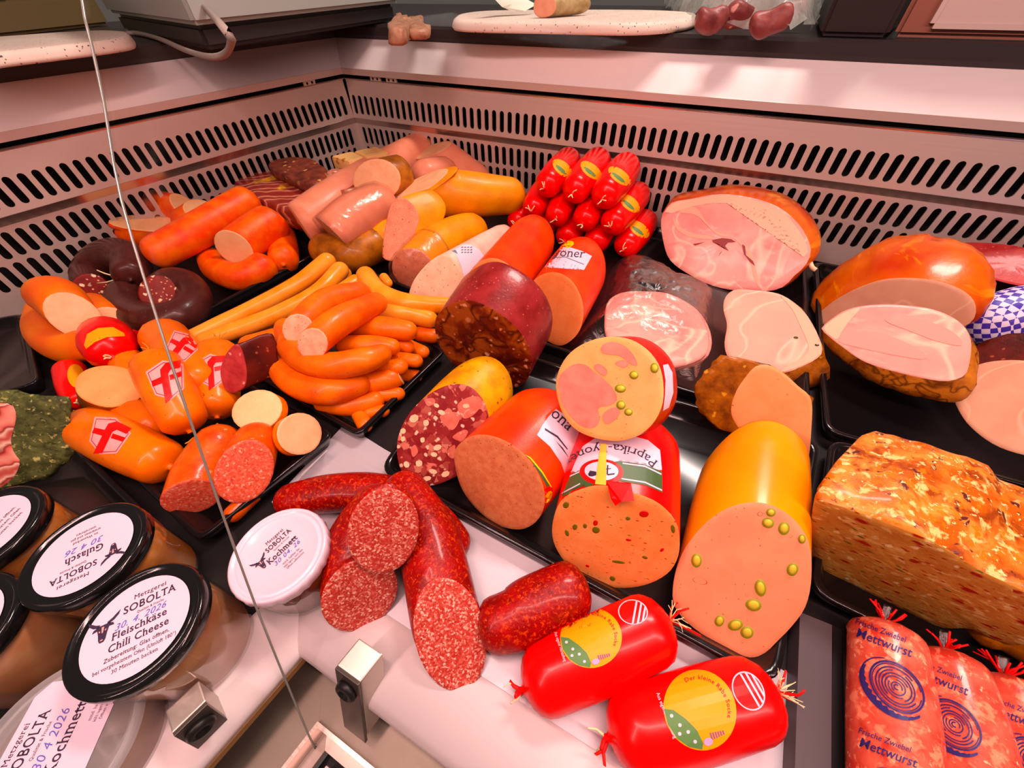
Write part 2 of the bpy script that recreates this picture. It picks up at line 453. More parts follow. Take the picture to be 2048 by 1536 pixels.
def ptext(body, s, o, ex, h, m, name, parent, eps=.0008, shear=0, off=0, ey=None, bend=0, maxlen=6, spacing=1.0, align='CENTER', width=None):
    """lettering in photo pixels: o = baseline point, ex = direction, h = letter height; bend = px radius of an arc"""
    bm = text_bm(s, shear, off, spacing, align); ex = V(ex).normalized(); eyv = V(ey).normalized() if ey else V((ex.y, -ex.x))
    if m is m_ink: add_serifs(bm)
    if width:
        xs = [v.co.x for v in bm.verts]; kx = width/(max(xs)-min(xs))
    else: kx = h
    for v in bm.verts: v.co = V((v.co.x*kx, v.co.y*h, 0))
    subdivide(bm, maxlen); mp = pix_map(world_bvh(body), eps)
    def f(x, y):
        if bend: a = x/bend; x, y = (bend+y)*math.sin(a), (bend+y)*math.cos(a)-bend
        return mp(o[0]+ex.x*x+eyv.x*y, o[1]+ex.y*x+eyv.y*y)
    return emit(bm, f, name, m, parent)
def ell(cx, cy, rx, ry, rot=0, n=28):
    a = math.radians(rot)
    return [(cx+rx*math.cos(t)*math.cos(a)-ry*math.sin(t)*math.sin(a), cy+rx*math.cos(t)*math.sin(a)+ry*math.sin(t)*math.cos(a)) for t in [2*math.pi*i/n for i in range(n)]]
def nugget(body, cx, cy, rx, ry, rot, m, name, parent, h=.0012):
    """a nut or a chunk proud of a cut face"""
    mp = pix_map(world_bvh(body), .0003); N = 14; vs = []; dirn = None
    c = mp(cx, cy); up = (CAM-c).normalized()
    for j, (k, z) in enumerate(((1, -.0006), (.9, h*.6), (.55, h))):
        for x, y in ell(cx, cy, rx*k, ry*k, rot, N):
            vs.append(mp(x, y)+up*z)
    vs.append(c+up*h*1.1); fs = []
    for j in range(2):
        for i in range(N): q = (i+1) % N; fs.append((j*N+i, j*N+q, (j+1)*N+q, (j+1)*N+i))
    for i in range(N): fs.append((2*N+i, 2*N+(i+1) % N, 3*N))
    o = mesh(name, vs, fs, m, parent); fix_normals(o); return o
def tassel(parent, P, t, m, n=5, ln=.016, r=.0007, name='string_end', seed=0):
    rd = random.Random(seed); t = V(t).normalized(); u = t.orthogonal().normalized(); v = t.cross(u); vs, fs = [], []
    for i in range(n):
        a = rd.random()*6.28; d = (t*.7+u*math.cos(a)*.7+v*math.sin(a)*.7+V((0, 0, .25))).normalized()
        p0 = V(P); p1 = p0+d*ln*rd.uniform(.5, .8); p2 = p1+(d+V((rd.uniform(-.7, .7), rd.uniform(-.7, .7), rd.uniform(-.3, .3)))).normalized()*ln*rd.uniform(.3, .6)
        b = len(vs); x = d.orthogonal().normalized(); y = d.cross(x)
        for q, rr in ((p0, r), (p1, r), (p2, r*.8)):
            for k in range(5): an = k*2*math.pi/5; vs.append(q+x*rr*math.cos(an)+y*rr*math.sin(an))
        for j in range(2):
            for k in range(5): kk = (k+1) % 5; fs.append((b+j*5+k, b+j*5+kk, b+(j+1)*5+kk, b+(j+1)*5+k))
        fs.append(tuple(b+10+k for k in range(5)))
    return mesh(name, vs, fs, m, parent)
def base_of(*ctl):
    P, r = solve(*ctl); return V((P.x, P.y, ctl[3]))
# ================================================================== the case: walls, deck, rails, glass
M_panel = steel('panel steel', (.74, .60, .52), .40, .5, (3, 500, 500), .05)
M_step = steel('step steel', (.74, .60, .52), .22, .9, (3, 500, 500), .03)
M_band = steel('brushed aluminium band', (.90, .82, .79), .36, .12, (2, 700, 700), .05, .06)
M_deck = steel('deck steel', (.58, .52, .56), .46, .4, (5, 300, 300), .08)
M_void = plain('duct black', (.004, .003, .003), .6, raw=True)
M_counter = food('dark worktop', (72, 60, 58), (60, 50, 50), 200, .35, ((110, 100, 96), 900, .12, .4),) if False else plain('dark worktop', (.035, .028, .028), .32, raw=True)
M_rail = plain('rail aluminium', (.80, .70, .70), .36, .08, raw=True)
M_edge = plain('brown edging', (.34, .17, .05), .6, raw=True)
M_ledge = steel('ledge steel', (.21, .175, .135), .42, .7, (60, 60, 60), .1)
M_black = plain('black plastic tray', (.006, .0045, .005), .2, raw=True, coat=.15)
M_dark = plain('dark deck', (.010, .008, .008), .4, raw=True)
K = .869
LEN = {'right': 2.0, 'left': 1.45}
def wp(side, t, o, z): return (BC+RX*t+RN*o if side == 'right' else BC+LW*t+LN*o)+V((0, 0, z))
FC = V((-.205, -.043, 0))
def rp(side, t, o, z): return (FC+RX*t-RN*o if side == 'right' else FC+LW*t-LN*o)+V((0, 0, z))
def strip(name, side, prof, m, parent=None, pf=wp, sgn=1, ln=None, smooth=False, closed=True):
    ln = ln or LEN[side]; n = len(prof)
    vs = [pf(side, sgn*K*o, o, z) for o, z in prof]+[pf(side, ln, o, z) for o, z in prof]
    fs = [(i, (i+1) % n, n+(i+1) % n, n+i) for i in range(n if closed else n-1)]
    if closed: fs += [tuple(range(n)), tuple(range(2*n-1, n-1, -1))]
    o = mesh(name, vs, fs, m, parent, smooth); fix_normals(o); return o
def slotted(side, b, tp, rows, first, pitch, count, w, m, parent, name='slotted_panel'):
    """sheet with real slots: b, tp = (offset, z) of its bottom and top edge; rows = (z centre, half length)"""
    def P(t, z, d=0): f = (z-b[1])/(tp[1]-b[1]); return wp(side, t, b[0]+(tp[0]-b[0])*f-d, z)
    vs, fs = [], []
    def quad(t0, t1, z0, z1):
        k = len(vs); vs.extend([P(t0, z0), P(t1, z0), P(t1, z1), P(t0, z1)]); fs.append((k, k+1, k+2, k+3))
    zs = [b[1]]
    for i, (zc, h) in enumerate(rows):
        lo = zc-h-.002; hi = zc+h+.002; quad_lo = zs[-1]
        tA, tB = K*b[0], LEN[side]
        quad(tA, tB, quad_lo, lo); zs.append(hi)
        quad(tA, first-pitch/2, lo, hi); quad(first-pitch/2+count*pitch, tB, lo, hi)
        for c in range(count):
            tc = first+c*pitch; r = w/2; p2 = pitch/2; z1, z0 = zc+h-r, zc-h+r; k = len(vs)
            inner = [(tc+r*math.cos(math.radians(a)), z1+r*math.sin(math.radians(a))) for a in (180, 150, 120, 90, 60, 30, 0)] + \
                    [(tc+r*math.cos(math.radians(a)), z0+r*math.sin(math.radians(a))) for a in (0, -30, -60, -90, -120, -150, -180)]
            outer = [(tc-p2, z1), (tc-p2, hi), (tc-p2/2, hi), (tc, hi), (tc+p2/2, hi), (tc+p2, hi), (tc+p2, z1),
                     (tc+p2, z0), (tc+p2, lo), (tc+p2/2, lo), (tc, lo), (tc-p2/2, lo), (tc-p2, lo), (tc-p2, z0)]
            for t, z in outer: vs.append(P(t, z))
            for t, z in inner: vs.append(P(t, z))
            for t, z in inner: vs.append(P(t, z, .0025))
            for i2 in range(14):
                q = (i2+1) % 14; fs.append((k+i2, k+q, k+14+q, k+14+i2)); fs.append((k+14+i2, k+14+q, k+28+q, k+28+i2))
    quad(K*b[0], LEN[side], zs[-1], tp[1])
    return mesh(name, vs, fs, m, parent, smooth=False)
for side, name in (('right', 'wall_right'), ('left', 'wall_left')):
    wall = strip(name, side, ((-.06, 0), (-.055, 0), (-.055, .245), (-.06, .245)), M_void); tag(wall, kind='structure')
    f1, pt = (.024, .0200) if side == 'right' else (.030, .0192)
    cnt = int((LEN[side]-.06)/pt)
    slotted(side, (.012, .154), (.006, .236), [(.1835, .0207)], f1, pt, cnt, .0112, M_panel, wall)
    slotted(side, (.0, .004), (.0, .138), [(.0635, .0205), (.1105, .0205)], f1-.002, pt, cnt, .0112, M_panel, wall)
    strip('step_ledge', side, ((.0, .138), (.012, .1535), (.010, .156), (-.002, .140)), M_step, wall)
    strip('top_lip', side, ((.012, .2465), (.012, .259), (.006, .262), (-.02, .262), (-.02, .2465)), M_panel, wall)
    strip('edge_bead', side, ((.007, .2355), (.0075, .2375), (.004, .2385), (.003, .2355)), M_step, wall)
    strip('sloped_band', side, ((.0115, .2592), (-.05, .311), (-.06, .306), (.0, .2592)), M_band, wall)
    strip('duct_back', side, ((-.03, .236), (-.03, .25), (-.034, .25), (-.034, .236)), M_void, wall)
    ct = strip('worktop', side, ((-.047, .309), (-.044, .316), (-.044, .331), (-.048, .336), (-.75, .336), (-.75, .309)), M_counter, wall)
    for tb in ((.11, .16) if side == 'right' else (.105,)):
        br = box('bracket', wp(side, tb, .004, .2415), (RX if side == 'right' else LW)*.016, V((0, 0, 1))*.0048, (RN if side == 'right' else LN)*.002, M_panel, wall)
        for dt in (-.007, .007):
            lathe('hole', [(0.0001, .0), (.0026, .0), (.0026, -.002)], wp(side, tb+dt, .0068, .2415), M_void, br, 12, RN if side == 'right' else LN)
    if side == 'right': break_first = None
pass
# deck
dk = [BC+V((-.12, .12, 0)), V((1.05, .93, 0)), V((1.05, FC.y+.05, 0)), FC+V((-.05, .05, 0)), FC+LW*1.1-LN*.05, BC+LW*1.45-LN*.05]
deck = mesh('floor', [p for p in dk]+[p-V((0, 0, .01)) for p in dk], [(0, 5, 4, 3), (0, 3, 2, 1)]+[(6, 7, 8, 9), (6, 9, 10, 11)]+[(i, (i+1) % 6, 6+(i+1) % 6, 6+i) for i in range(6)], M_dark, smooth=False)
pq = [at(x, y, 0) for x, y in ((545, 1005), (690, 850), (770, 900), (1580, 1350), (1580, 1750))]; pq = [V((p.x, p.y, 0)) for p in pq]+[V((.30, .0195, 0)), V((-.262, .0195, 0))]
mesh('deck_plate', [p+V((0, 0, h)) for h in (0.0003, .002) for p in pq], [tuple(range(7, 14)), tuple(range(6, -1, -1))]+[(i, (i+1) % 7, 7+(i+1) % 7, 7+i) for i in range(7)], M_deck, deck, False)
fix_normals(deck); tag(deck, kind='structure')
# front rails with brown edging, fascia, ledge and air channel on the customer's side
RAIL = ((.0, -.013), (.0, -.005), (.0025, -.0005), (.008, .003), (.02, .0062), (.034, .0075), (.048, .006), (.058, .0028), (.0655, -.0005), (.0655, -.013))
for i, side in enumerate(('right', 'left')):
    ln = 1.25 if side == 'right' else .8
    t = strip('trim_%d' % (i+1), side, RAIL, M_rail, None, rp, -1, ln, True); tag(t, kind='structure')
    t.data.polygons.foreach_set('use_smooth', [len(p.vertices) == 4 for p in t.data.polygons])
    strip('edging', side, ((-.0006, -.0215), (-.0006, -.0131), (.06, -.0131), (.06, -.0215)), M_edge, t, rp, -1, ln)
    strip('fascia', side, ((.018, -.20), (.018, -.0204), (.024, -.0204), (.024, -.20)), M_ledge, t, rp, -1, ln)
    strip('ledge', side, ((.02, -.062), (-.036, -.062), (-.036, -.066), (.02, -.066)), M_ledge, t, rp, -1, ln)
    strip('channel_edge', side, ((-.034, -.0615), (-.034, -.0575), (-.0375, -.0575), (-.0375, -.085), (-.034, -.085)), M_step, t, rp, -1, ln)
    strip('channel_wall', side, ((-.0376, -.083), (-.05, -.080), (-.05, -.089), (-.0376, -.089)), M_panel, t, rp, -1, ln)
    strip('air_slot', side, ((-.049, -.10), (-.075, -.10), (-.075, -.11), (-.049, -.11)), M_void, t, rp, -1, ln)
    strip('grille_slat', side, ((-.058, -.086), (-.075, -.090), (-.075, -.094), (-.058, -.090)), M_panel, t, rp, -1, ln)
    strip('grille_slat', side, ((-.079, -.090), (-.10, -.094), (-.10, -.098), (-.079, -.094)), M_panel, t, rp, -1, ln)
# curved front glass, two panes that meet in a joint over the rail corner
GP = [(-.046, -.0575), (-.043, -.043), (.017, .084), (.075, .191), (.116, .262), (.155, .324), (.191, .365), (.212, .391), (.228, .411), (.268, .444), (.32, .468), (.38, .480)]
GP = [(p.x, p.y) for p in crom([V((a, b, 0)) for a, b in GP], 3)]
M_glass = glass('front glass', (.985, .985, .975), 0.0, .008); M_glass_edge = plain('glass joint', (.30, .30, .26), .12, .5, raw=True)
for i, side in enumerate(('right', 'left')):
    n = len(GP); th = .005
    out = [(o, z) for o, z in GP]; inn = []
    for j, (o, z) in enumerate(GP):
        a = GP[max(j-1, 0)]; b = GP[min(j+1, n-1)]; d = V((b[0]-a[0], b[1]-a[1])).normalized(); inn.append((o+d.y*th, z-d.x*th))
    pr = out+inn[::-1]
    g = strip('front_glass_pane', side, pr, M_glass, None, lambda s, t, o, z: rp(s, t+.0014, o, z), -1, 1.15 if side == 'right' else .75, True)
    tag(g, ('curved clear front glass pane on the right of the joint' if side == 'right' else 'curved clear front glass pane over the jars, left of the joint'), 'glass pane')
    if side == 'right':
        jp = [rp('right', -K*o, o, z) for o, z in GP]; wire('joint_seal', jp, .0009, M_glass_edge, g, 6, 1)
# glass clamps
M_clamp = steel('clamp steel', (.60, .53, .46), .3, .8, (300, 300, 6), .04)
M_cl_dark = plain('clamp front', (.10, .085, .07), .35, .6, raw=True); M_knob = plain('knob black', (.008, .007, .007), .4, raw=True)
for nm, q, zt, dn, lab in (('r', ((718, 1276), (765, 1308), (723, 1362), (673, 1330)), .034, (690, 1437, -.034), 'square steel glass clamp with black screw on the right rail'),
                       ('l', ((330, 1422), (397, 1360), (413, 1402), (343, 1468)), .045, (425, 1512, -.03), 'square steel glass clamp with black screw in front of the jars')):
    T4 = [at(x, y, zt) for x, y in q]; dv = at(*dn)-T4[3]; B4 = [p+dv for p in T4]
    c = sum(T4+B4, V((0, 0, 0)))/8; t = thing('glass_clamp', lab, 'clamp', (c.x, c.y, min(p.z for p in B4)), 'glass clamps')
    ax, ay, az = (T4[1]-T4[0])/2, (T4[3]-T4[0])/2, (T4[0]-B4[0])/2
    box('block', c, ax, ay, az, M_clamp, t, .0012)
    ou = ax.cross(az).normalized()
    if ou.dot(ay) < 0: ou = -ou
    fc = c+ay+ou*.0012
    box('front_plate', fc-az*.12, ax*.97, ou*.0014, az*1.1, M_cl_dark, t, .0005)
    lathe('screw', [(.0095, 0), (.0098, .003), (.0086, .0052), (.005, .0058), (.0045, .003), (.0001, .003)], fc+az*.55+ou*.0012, M_knob, t, 24, ou)
    if nm == 'l': lathe('eyelet', [(.0078, 0), (.0078, .0015), (.0058, .0018), (.005, -.001), (.0001, -.001)], fc-az*.75-ax*.3+ou*.0014, M_clamp, t, 24, ou)
# ------------------------------------------------------------------ trays
def off_poly(Q, d):
    n = len(Q); out = []
    for i in range(n):
        a, b, c = Q[i-1], Q[i], Q[(i+1) % n]
        d1 = (b-a).normalized(); d2 = (c-b).normalized(); n1 = V((-d1.y, d1.x, 0)); n2 = V((-d2.y, d2.x, 0))
        k = (n1+n2); out.append(b+k*(d/max(.25, 1+n1.dot(n2))))
    return out
def rnd(Q, r, seg=5):
    n = len(Q); out = []
    for i in range(n):
        a, b, c = Q[i-1], Q[i], Q[(i+1) % n]
        u = (a-b).normalized(); v = (c-b).normalized(); p0 = b+u*r; p2 = b+v*r
        for k in range(seg+1): t = k/seg; out.append(p0*(1-t)**2+b*2*t*(1-t)+p2*t*t)
    return out
def tray(px, label, m=None, z=.022, rad=.02, wid=.007, group='black display trays'):
    Q = [at(x, y, z) for x, y in px]; Q = [V((p.x, p.y, 0)) for p in Q]
    ar = sum(Q[i-1].x*Q[i].y-Q[i].x*Q[i-1].y for i in range(len(Q)))
    if ar < 0: Q.reverse()
    c = sum(Q, V((0, 0, 0)))/len(Q); vs, fs = [], []; layers = [(.006, 0.001), (0, z-.003), (0, z), (.0012, z+.001), (wid-.001, z+.001), (wid, z-.001), (wid+.010, .004)]
    for d, h in layers:
        for p in rnd(off_poly(Q, d), max(rad-d*.6, .006)): vs.append(V((p.x, p.y, h)))
    n = len(vs)//len(layers)
    for j in range(len(layers)-1):
        for i in range(n): q = (i+1) % n; fs.append((j*n+i, j*n+q, (j+1)*n+q, (j+1)*n+i))
    fs.append(tuple(range((len(layers)-1)*n, len(layers)*n))); fs.append(tuple(range(n-1, -1, -1)))
    o = mesh('display_tray', vs, fs, m or M_black, None, True, loc=(c.x, c.y, 0)); fix_normals(o)
    return tag(o, label, 'tray', group)
tray([(757, 940), (1556, 1378), (1640, 884), (946, 678)], 'shiny black tray under the four large cut sausages in the middle')
tray([(1002, 662), (1622, 864), (1612, 525), (1230, 432)], 'black tray under the pink hams and the two orange-red sausages')
tray([(1650, 862), (2260, 1030), (2200, 640), (1628, 522)], 'black tray under the smoked hams at the right wall')
tray([(1620, 1182), (2260, 1496), (2330, 1062), (1660, 876)], 'black tray under the crusty baked loaf')
tray([(660, 512), (988, 650), (1195, 428), (780, 392)], 'black tray under the yellow and pink sausages at the back corner')
tray([(372, 672), (640, 522), (893, 700), (716, 872)], 'black tray heaped with small frying sausages', rad=.012)
tray([(112, 800), (358, 682), (668, 866), (398, 1085)], 'black tray under the orange sausages with shield badges', rad=.014)
tray([(80, 684), (345, 656), (640, 504), (470, 380)], 'black tray under the dark rings and red-orange sausages at the left wall')
tray([(-260, 860), (-120, 1180), (300, 1030), (70, 806)], 'black tray under the herb-crusted ham at the left edge')
tray([(-300, 690), (-160, 830), (80, 765), (50, 626)], 'empty black tray against the left wall')
tray([(1692, 1242), (1700, 1900), (2700, 1900), (2260, 1500)], 'black tray under the printed onion sausages', rad=.01)
M_divider = plain('grey plastic divider', (.075, .058, .065), .45, raw=True)
a, b, c, d = at(1600, 1224, .02), at(1664, 1250, .02), at(1662, 1620, .02), at(1587, 1620, .02)
dv = thing('divider_strip', 'flat dark grey divider strip between the middle tray and the printed sausages', 'divider', (a.x, a.y, 0))
mesh('strip', [V((p.x, p.y, h)) for h in (0.001, .02) for p in (a, b, c, d)], [(4, 5, 6, 7), (0, 1, 5, 4), (1, 2, 6, 5), (2, 3, 7, 6), (3, 0, 4, 7), (3, 2, 1, 0)], M_divider, dv, False)
a2, b2, c2, d2 = at(1664, 1250, .012), at(1690, 1262, .012), at(1688, 1620, .012), at(1662, 1620, .012)
mesh('lower_flange', [V((p.x, p.y, h)) for h in (0.001, .012) for p in (a2, b2, c2, d2)], [(4, 5, 6, 7), (0, 1, 5, 4), (1, 2, 6, 5), (2, 3, 7, 6), (3, 0, 4, 7), (3, 2, 1, 0)], M_dark, dv, False)
# ================================================================== meats: materials
c_redor = food('red-orange casing', (238, 74, 4), (246, 104, 6), 45, .38, ((200, 40, 0), 160, .1, .3),) if False else food('red-orange casing', (236, 70, 4), (246, 104, 8), 40, .36, (), .25, 700)
c_orange = food('orange casing', (252, 118, 4), (240, 98, 2), 30, .3, (((200, 70, 0), 260, .12, .12),), .12, 200, coat=.25)
c_ring = food('ring sausage casing', (246, 98, 4), (250, 122, 10), 25, .42, (), .3, 600)
c_wien = food('thin sausage casing', (252, 150, 72), (246, 126, 44), 22, .33, (((190, 90, 20), 300, .1, .1),), .12, 260, coat=.3)
c_bock = food('smoked sausage casing', (244, 112, 14), (226, 84, 6), 26, .38, (((150, 60, 5), 240, .1, .14),), .3, 240, coat=.2)
c_yellow = food('yellow casing', (240, 142, 12), (224, 120, 8), 22, .4, (((180, 90, 10), 320, .1, .2),), .15, 400, coat=.1)
c_gold = food('bright yellow casing', (255, 150, 4), (255, 134, 0), 12, .28, (), .05, 200, coat=.3)
c_must = food('mustard casing', (232, 150, 24), (196, 112, 14), 45, .4, (((140, 70, 10), 120, .12, .3),), .2, 300)
c_pink = food('pink casing', (238, 136, 110), (228, 122, 98), 25, .38, (), .12, 260, coat=.1)
c_tan = food('tan casing', (190, 104, 44), (140, 70, 24), 40, .4, (), .2, 300, coat=.3)
c_lyon = food('lyoner casing', (255, 78, 12), (250, 62, 6), 20, .33, (), .12, 300, coat=.15)
c_red = food('red casing', (255, 2, 2), (246, 0, 2), 15, .27, (), .05, 200, coat=.2)
c_blood = food('blood sausage casing', (82, 34, 30), (64, 22, 20), 30, .33, (((120, 70, 60), 240, .1, .12),), .25, 300, coat=.25)
c_purple = food('dark red casing', (150, 44, 44), (120, 28, 28), 40, .3, (((190, 90, 84), 260, .16, .2),), .2, 300, coat=.3)
c_salami = food('salami skin', (128, 12, 8), (166, 22, 10), 40, .34, (('n', (204, 64, 40), 280, .54, .66), ('n', (220, 108, 72), 520, .64, .72), ('n', (120, 6, 4), 60, .58, .7)), .8, 230, coat=.3)
c_rind = food('brown netted rind', (206, 116, 52), (160, 80, 30), 50, .5, (('v', (104, 46, 16), 34, .05, ), ('n', (120, 54, 18), 70, .6, .7)), .8, 120)
c_smoke = food('smoked skin', (226, 104, 6), (196, 58, 2), 12, .28, (('n', (134, 26, 0), 9, .52, .66), ('n', (240, 140, 20), 16, .58, .72, (1, 1, 4))), .35, 90, coat=.3)
c_darkmeat = food('dark smoked meat', (110, 30, 22), (70, 16, 12), 30, .4, (((160, 70, 50), 140, .15, .2),), .5, 150, coat=.2)
c_crust = food('baked crust', (232, 134, 70), (196, 86, 32), 34, .4, (('n', (150, 60, 24), 46, .50, .62), ('n', (246, 180, 120), 84, .56, .64), ('n', (222, 110, 30), 130, .56, .63), ('n', (92, 34, 30), 95, .62, .67), ('n', (248, 196, 140), 190, .62, .68)), 1.0, 90, (.4, .6), coat=.25)
c_roast = food('roasted skin', (176, 92, 26), (112, 50, 10), 60, .42, (((220, 140, 60), 110, .2, .25),), .8, 150, coat=.15)
c_herb = food('herb crust', (92, 84, 36), (52, 48, 18), 120, .6, (((180, 160, 110), 260, .25, .25, (1, 1, 3)), ((36, 34, 12), 170, .25, .3)), 1.0, 260)
c_white = food('pale casing', (240, 176, 160), (230, 156, 140), 30, .35, (), .1, 300, coat=.3)
f_fleisch = food('fine sausage face', (252, 178, 134), (246, 164, 120), 40, .5, (((190, 110, 80), 420, .1, .06),), .06, 500)
f_pale = food('pale fine face', (248, 170, 132), (240, 156, 118), 50, .5, (((200, 120, 90), 300, .1, .12),), .06, 500)
f_peach = food('peach face', (254, 148, 96), (248, 136, 84), 40, .5, (((180, 80, 50), 300, .1, .06),), .06, 500)
f_lyon = food('lyoner face', (252, 136, 88), (244, 122, 76), 50, .5, (((180, 70, 40), 330, .12, .10), ((255, 170, 120), 500, .1, .2)), .08, 500)
f_coarse = food('coarse lyoner face', (232, 130, 92), (216, 108, 76), 130, .5, (((150, 50, 30), 260, .14, .2, (1, 1, 2)), ((240, 150, 110), 520, .14, .3)), .2, 500)
f_liver = food('liver sausage face', (232, 128, 100), (216, 108, 84), 60, .5, (((130, 50, 50), 190, .14, .16), ((244, 170, 140), 420, .16, .25)), .12, 400)
f_mort = food('mortadella face', (246, 136, 104), (240, 126, 96), 30, .45, (((170, 80, 60), 330, .12, .12),), .06, 400)
f_paprika = food('paprika sausage face', (252, 144, 92), (246, 130, 78), 50, .5, (((204, 40, 16), 150, .15, .16, (1, 1, 2.2)), ((140, 100, 20), 170, .15, .13, (1, 1, 2)), ((190, 80, 40), 300, .12, .25, (1, 1, 2.5))), .1, 400)
f_hammort = food('ham sausage face', (252, 158, 104), (246, 146, 92), 40, .45, (((190, 100, 60), 330, .1, .2),), .06, 400)
f_blood = food('blood sausage face', (140, 34, 26), (122, 24, 20), 80, .45, (((248, 196, 160), 110, .24, .45), ((230, 150, 120), 210, .22, .3)), .15, 400)
f_chunk = food('chunky salami face', (146, 40, 42), (124, 26, 30), 90, .45, (('m', 130, ((0, (124, 24, 28)), (.5, (150, 44, 44)), (.8, (172, 66, 60)), (1, (226, 130, 110)))), ('n', (220, 110, 96), 75, .60, .64), ((246, 180, 154), 120, .22, .35)), .2, 350)
f_tongue = food('dark tongue sausage face', (124, 40, 20), (92, 22, 12), 40, .4, (('n', (158, 70, 34), 26, .50, .60), ('v', (70, 14, 8), 30, .05), ((222, 140, 106), 75, .20, .26), ((206, 120, 90), 130, .2, .2)), .2, 300)
f_salami = food('salami face', (190, 60, 48), (206, 80, 66), 120, .45, (('m', 640, ((0, (160, 34, 30)), (.4, (186, 58, 52)), (.7, (206, 88, 80)), (.9, (236, 150, 136)), (1, (250, 192, 174)))), ('n', (240, 164, 150), 330, .62, .70)), .4, 420)
f_mett = food('soft salami face', (226, 84, 62), (206, 62, 46), 70, .42, (('m', 520, ((0, (206, 70, 56)), (.5, (228, 96, 76)), (.9, (236, 118, 96)), (1, (250, 176, 150)))), ('n', (190, 40, 44), 40, .64, .74)), .35, 380, coat=.2)
f_bock = food('frying sausage face', (244, 170, 140), (236, 150, 120), 90, .5, (((200, 100, 80), 300, .15, .25),), .15, 420)
f_ham = food('cooked ham face', (246, 158, 146), (236, 128, 122), 16, .36, (('v', (250, 180, 160), 9, .022), ('n', (250, 176, 158), 30, .60, .80, (1, 2.5, 1)), ('n', (230, 112, 110), 20, .58, .78, (1, 2, 1))), .2, 220, (.3, .7), coat=.2)
f_hampale = food('pale ham face', (248, 168, 148), (242, 150, 134), 14, .4, (('v', (252, 188, 166), 9, .018), ('n', (238, 134, 122), 20, .60, .74)), .15, 200, (.3, .7))
f_roast = food('roast pork face', (224, 152, 126), (212, 136, 112), 20, .45, (('v', (230, 162, 136), 9, .014),), .12, 200)
f_turkey = food('turkey face', (250, 150, 104), (246, 140, 94), 24, .42, (((190, 70, 54), 130, .10, .10), ((180, 50, 44), 60, .08, .08)), .1, 300)
f_loaf = food('loaf face', (206, 136, 72), (190, 112, 54), 60, .5, (('n', (226, 170, 110), 70, .56, .66, (1, 1, 2)), ((160, 34, 14), 55, .2, .4, (1, 1, 2)), ((110, 96, 34), 80, .16, .3, (1, 1, 2.4)), ((170, 60, 24), 120, .2, .4, (1, 1, 2.4)), ((234, 190, 140), 110, .16, .3)), .4, 300)
f_corned = food('corned meat face', (196, 62, 60), (180, 48, 50), 90, .4, (((224, 110, 100), 240, .2, .4),), .25, 300, coat=.2)
m_fat = food('white fat', (250, 190, 158), (244, 172, 138), 30, .4, (), .1, 200)
m_wrap = film('cling film', (1, .93, .9), .02, .14, 60, .4, .4)
m_shiny = film('crumpled film', (1, .92, .9), .025, .24, 60, .35, .3)
m_string = plain('string', (240, 200, 160), .7); m_redstring = plain('red string', (240, 20, 20), .6)
m_tie = plain('dry casing end', (214, 130, 50), .5)
m_label = plain('label paper', (236, 186, 202), .5); m_labelpink = plain('badge pink', (246, 150, 150), .4)
m_ink = plain('printed ink', (58, 40, 60), .5); m_red = plain('printed red', (236, 10, 16), .4); m_dred = plain('printed dark red', (190, 20, 50), .4)
m_blue = plain('printed blue', (48, 36, 96), .4); m_oval = plain('label orange', (250, 150, 50), .4); m_green = plain('printed green', (70, 84, 50), .4)
m_pen = plain('pen ink', (104, 92, 170), .5); m_grey = plain('printed grey', (104, 96, 112), .5); m_yell = plain('printed yellow', (250, 190, 30), .4)
m_grass = plain('printed grass', (96, 120, 70), .5); m_white = plain('printed white', (250, 215, 215), .4)
FL = .0045                                       # tray floor
CUT = (1, 0, 0)
def S(name, label, cat, ctl, m, e0='round', e1='round', fm=None, group=None, **kw):
    t = thing(name, label, cat, base_of(*ctl[len(ctl)//2]), group)
    t['_'] = 1; del t['_']
    tb = tube(t, ctl, m, e0, e1, fm, **kw); tb.t = t; return tb
def knot(tb, end, m=None, n=4, ln=.012, seed=0, name='string_end'):
    i = 0 if end == 0 else -1; t = tb.T[i]*(-1 if end == 0 else 1)
    return tassel(tb.t, tb.P[i]+t*tb.R[i]*1.06, t, m or m_string, n, ln, .0008, name, seed)
# ---- red-orange sausages at the left wall
g = 'red-orange sausages at the left wall'
S('boiled_sausage', 'red-orange sausage end with a long slanting pale cut, resting on the left wall', 'sausage', [(270, 466, 30, .035), (335, 446, 32, .035)], c_redor, 'round', (.35, .25, .9), f_fleisch, g)
S('boiled_sausage', 'short red-orange sausage piece leaning on the slots, only a sliver of its cut visible', 'sausage', [(318, 408, 25, .06), (375, 417, 25, .06)], c_redor, 'round', (.7, -.3, .5), f_fleisch, g)
S('boiled_sausage', 'red-orange sausage with a small pale cut peeping over the long sausage', 'sausage', [(372, 440, 24, .05), (404, 421, 24, .06)], c_redor, 'round', (.6, .6, .3), f_fleisch, g)
tb = S('boiled_sausage', 'longest whole red-orange sausage lying across the left pile with a puckered end', 'sausage', [(316, 506, 32, .045), (400, 459, 33, .055), (492, 407, 32, .06)], c_redor, 'round', 'tie', f_fleisch, g, rk=.7)
tb = S('boiled_sausage', 'thick red-orange sausage piece with a round pale cut facing front', 'sausage', [(468, 497, 36, .035), (512, 466, 36, .04), (546, 443, 34, .045)], c_redor, (.8, .45, 0), (1, -.2, .2), f_fleisch, g)
tb = S('boiled_sausage', 'bent red-orange sausage curling below the round pale cut', 'sausage', [(424, 520, 25, FL), (436, 540, 26, FL), (470, 553, 27, FL), (505, 547, 28, FL), (527, 534, 29, FL)], c_redor, 'round', 'tie', None, g, rk=.7)
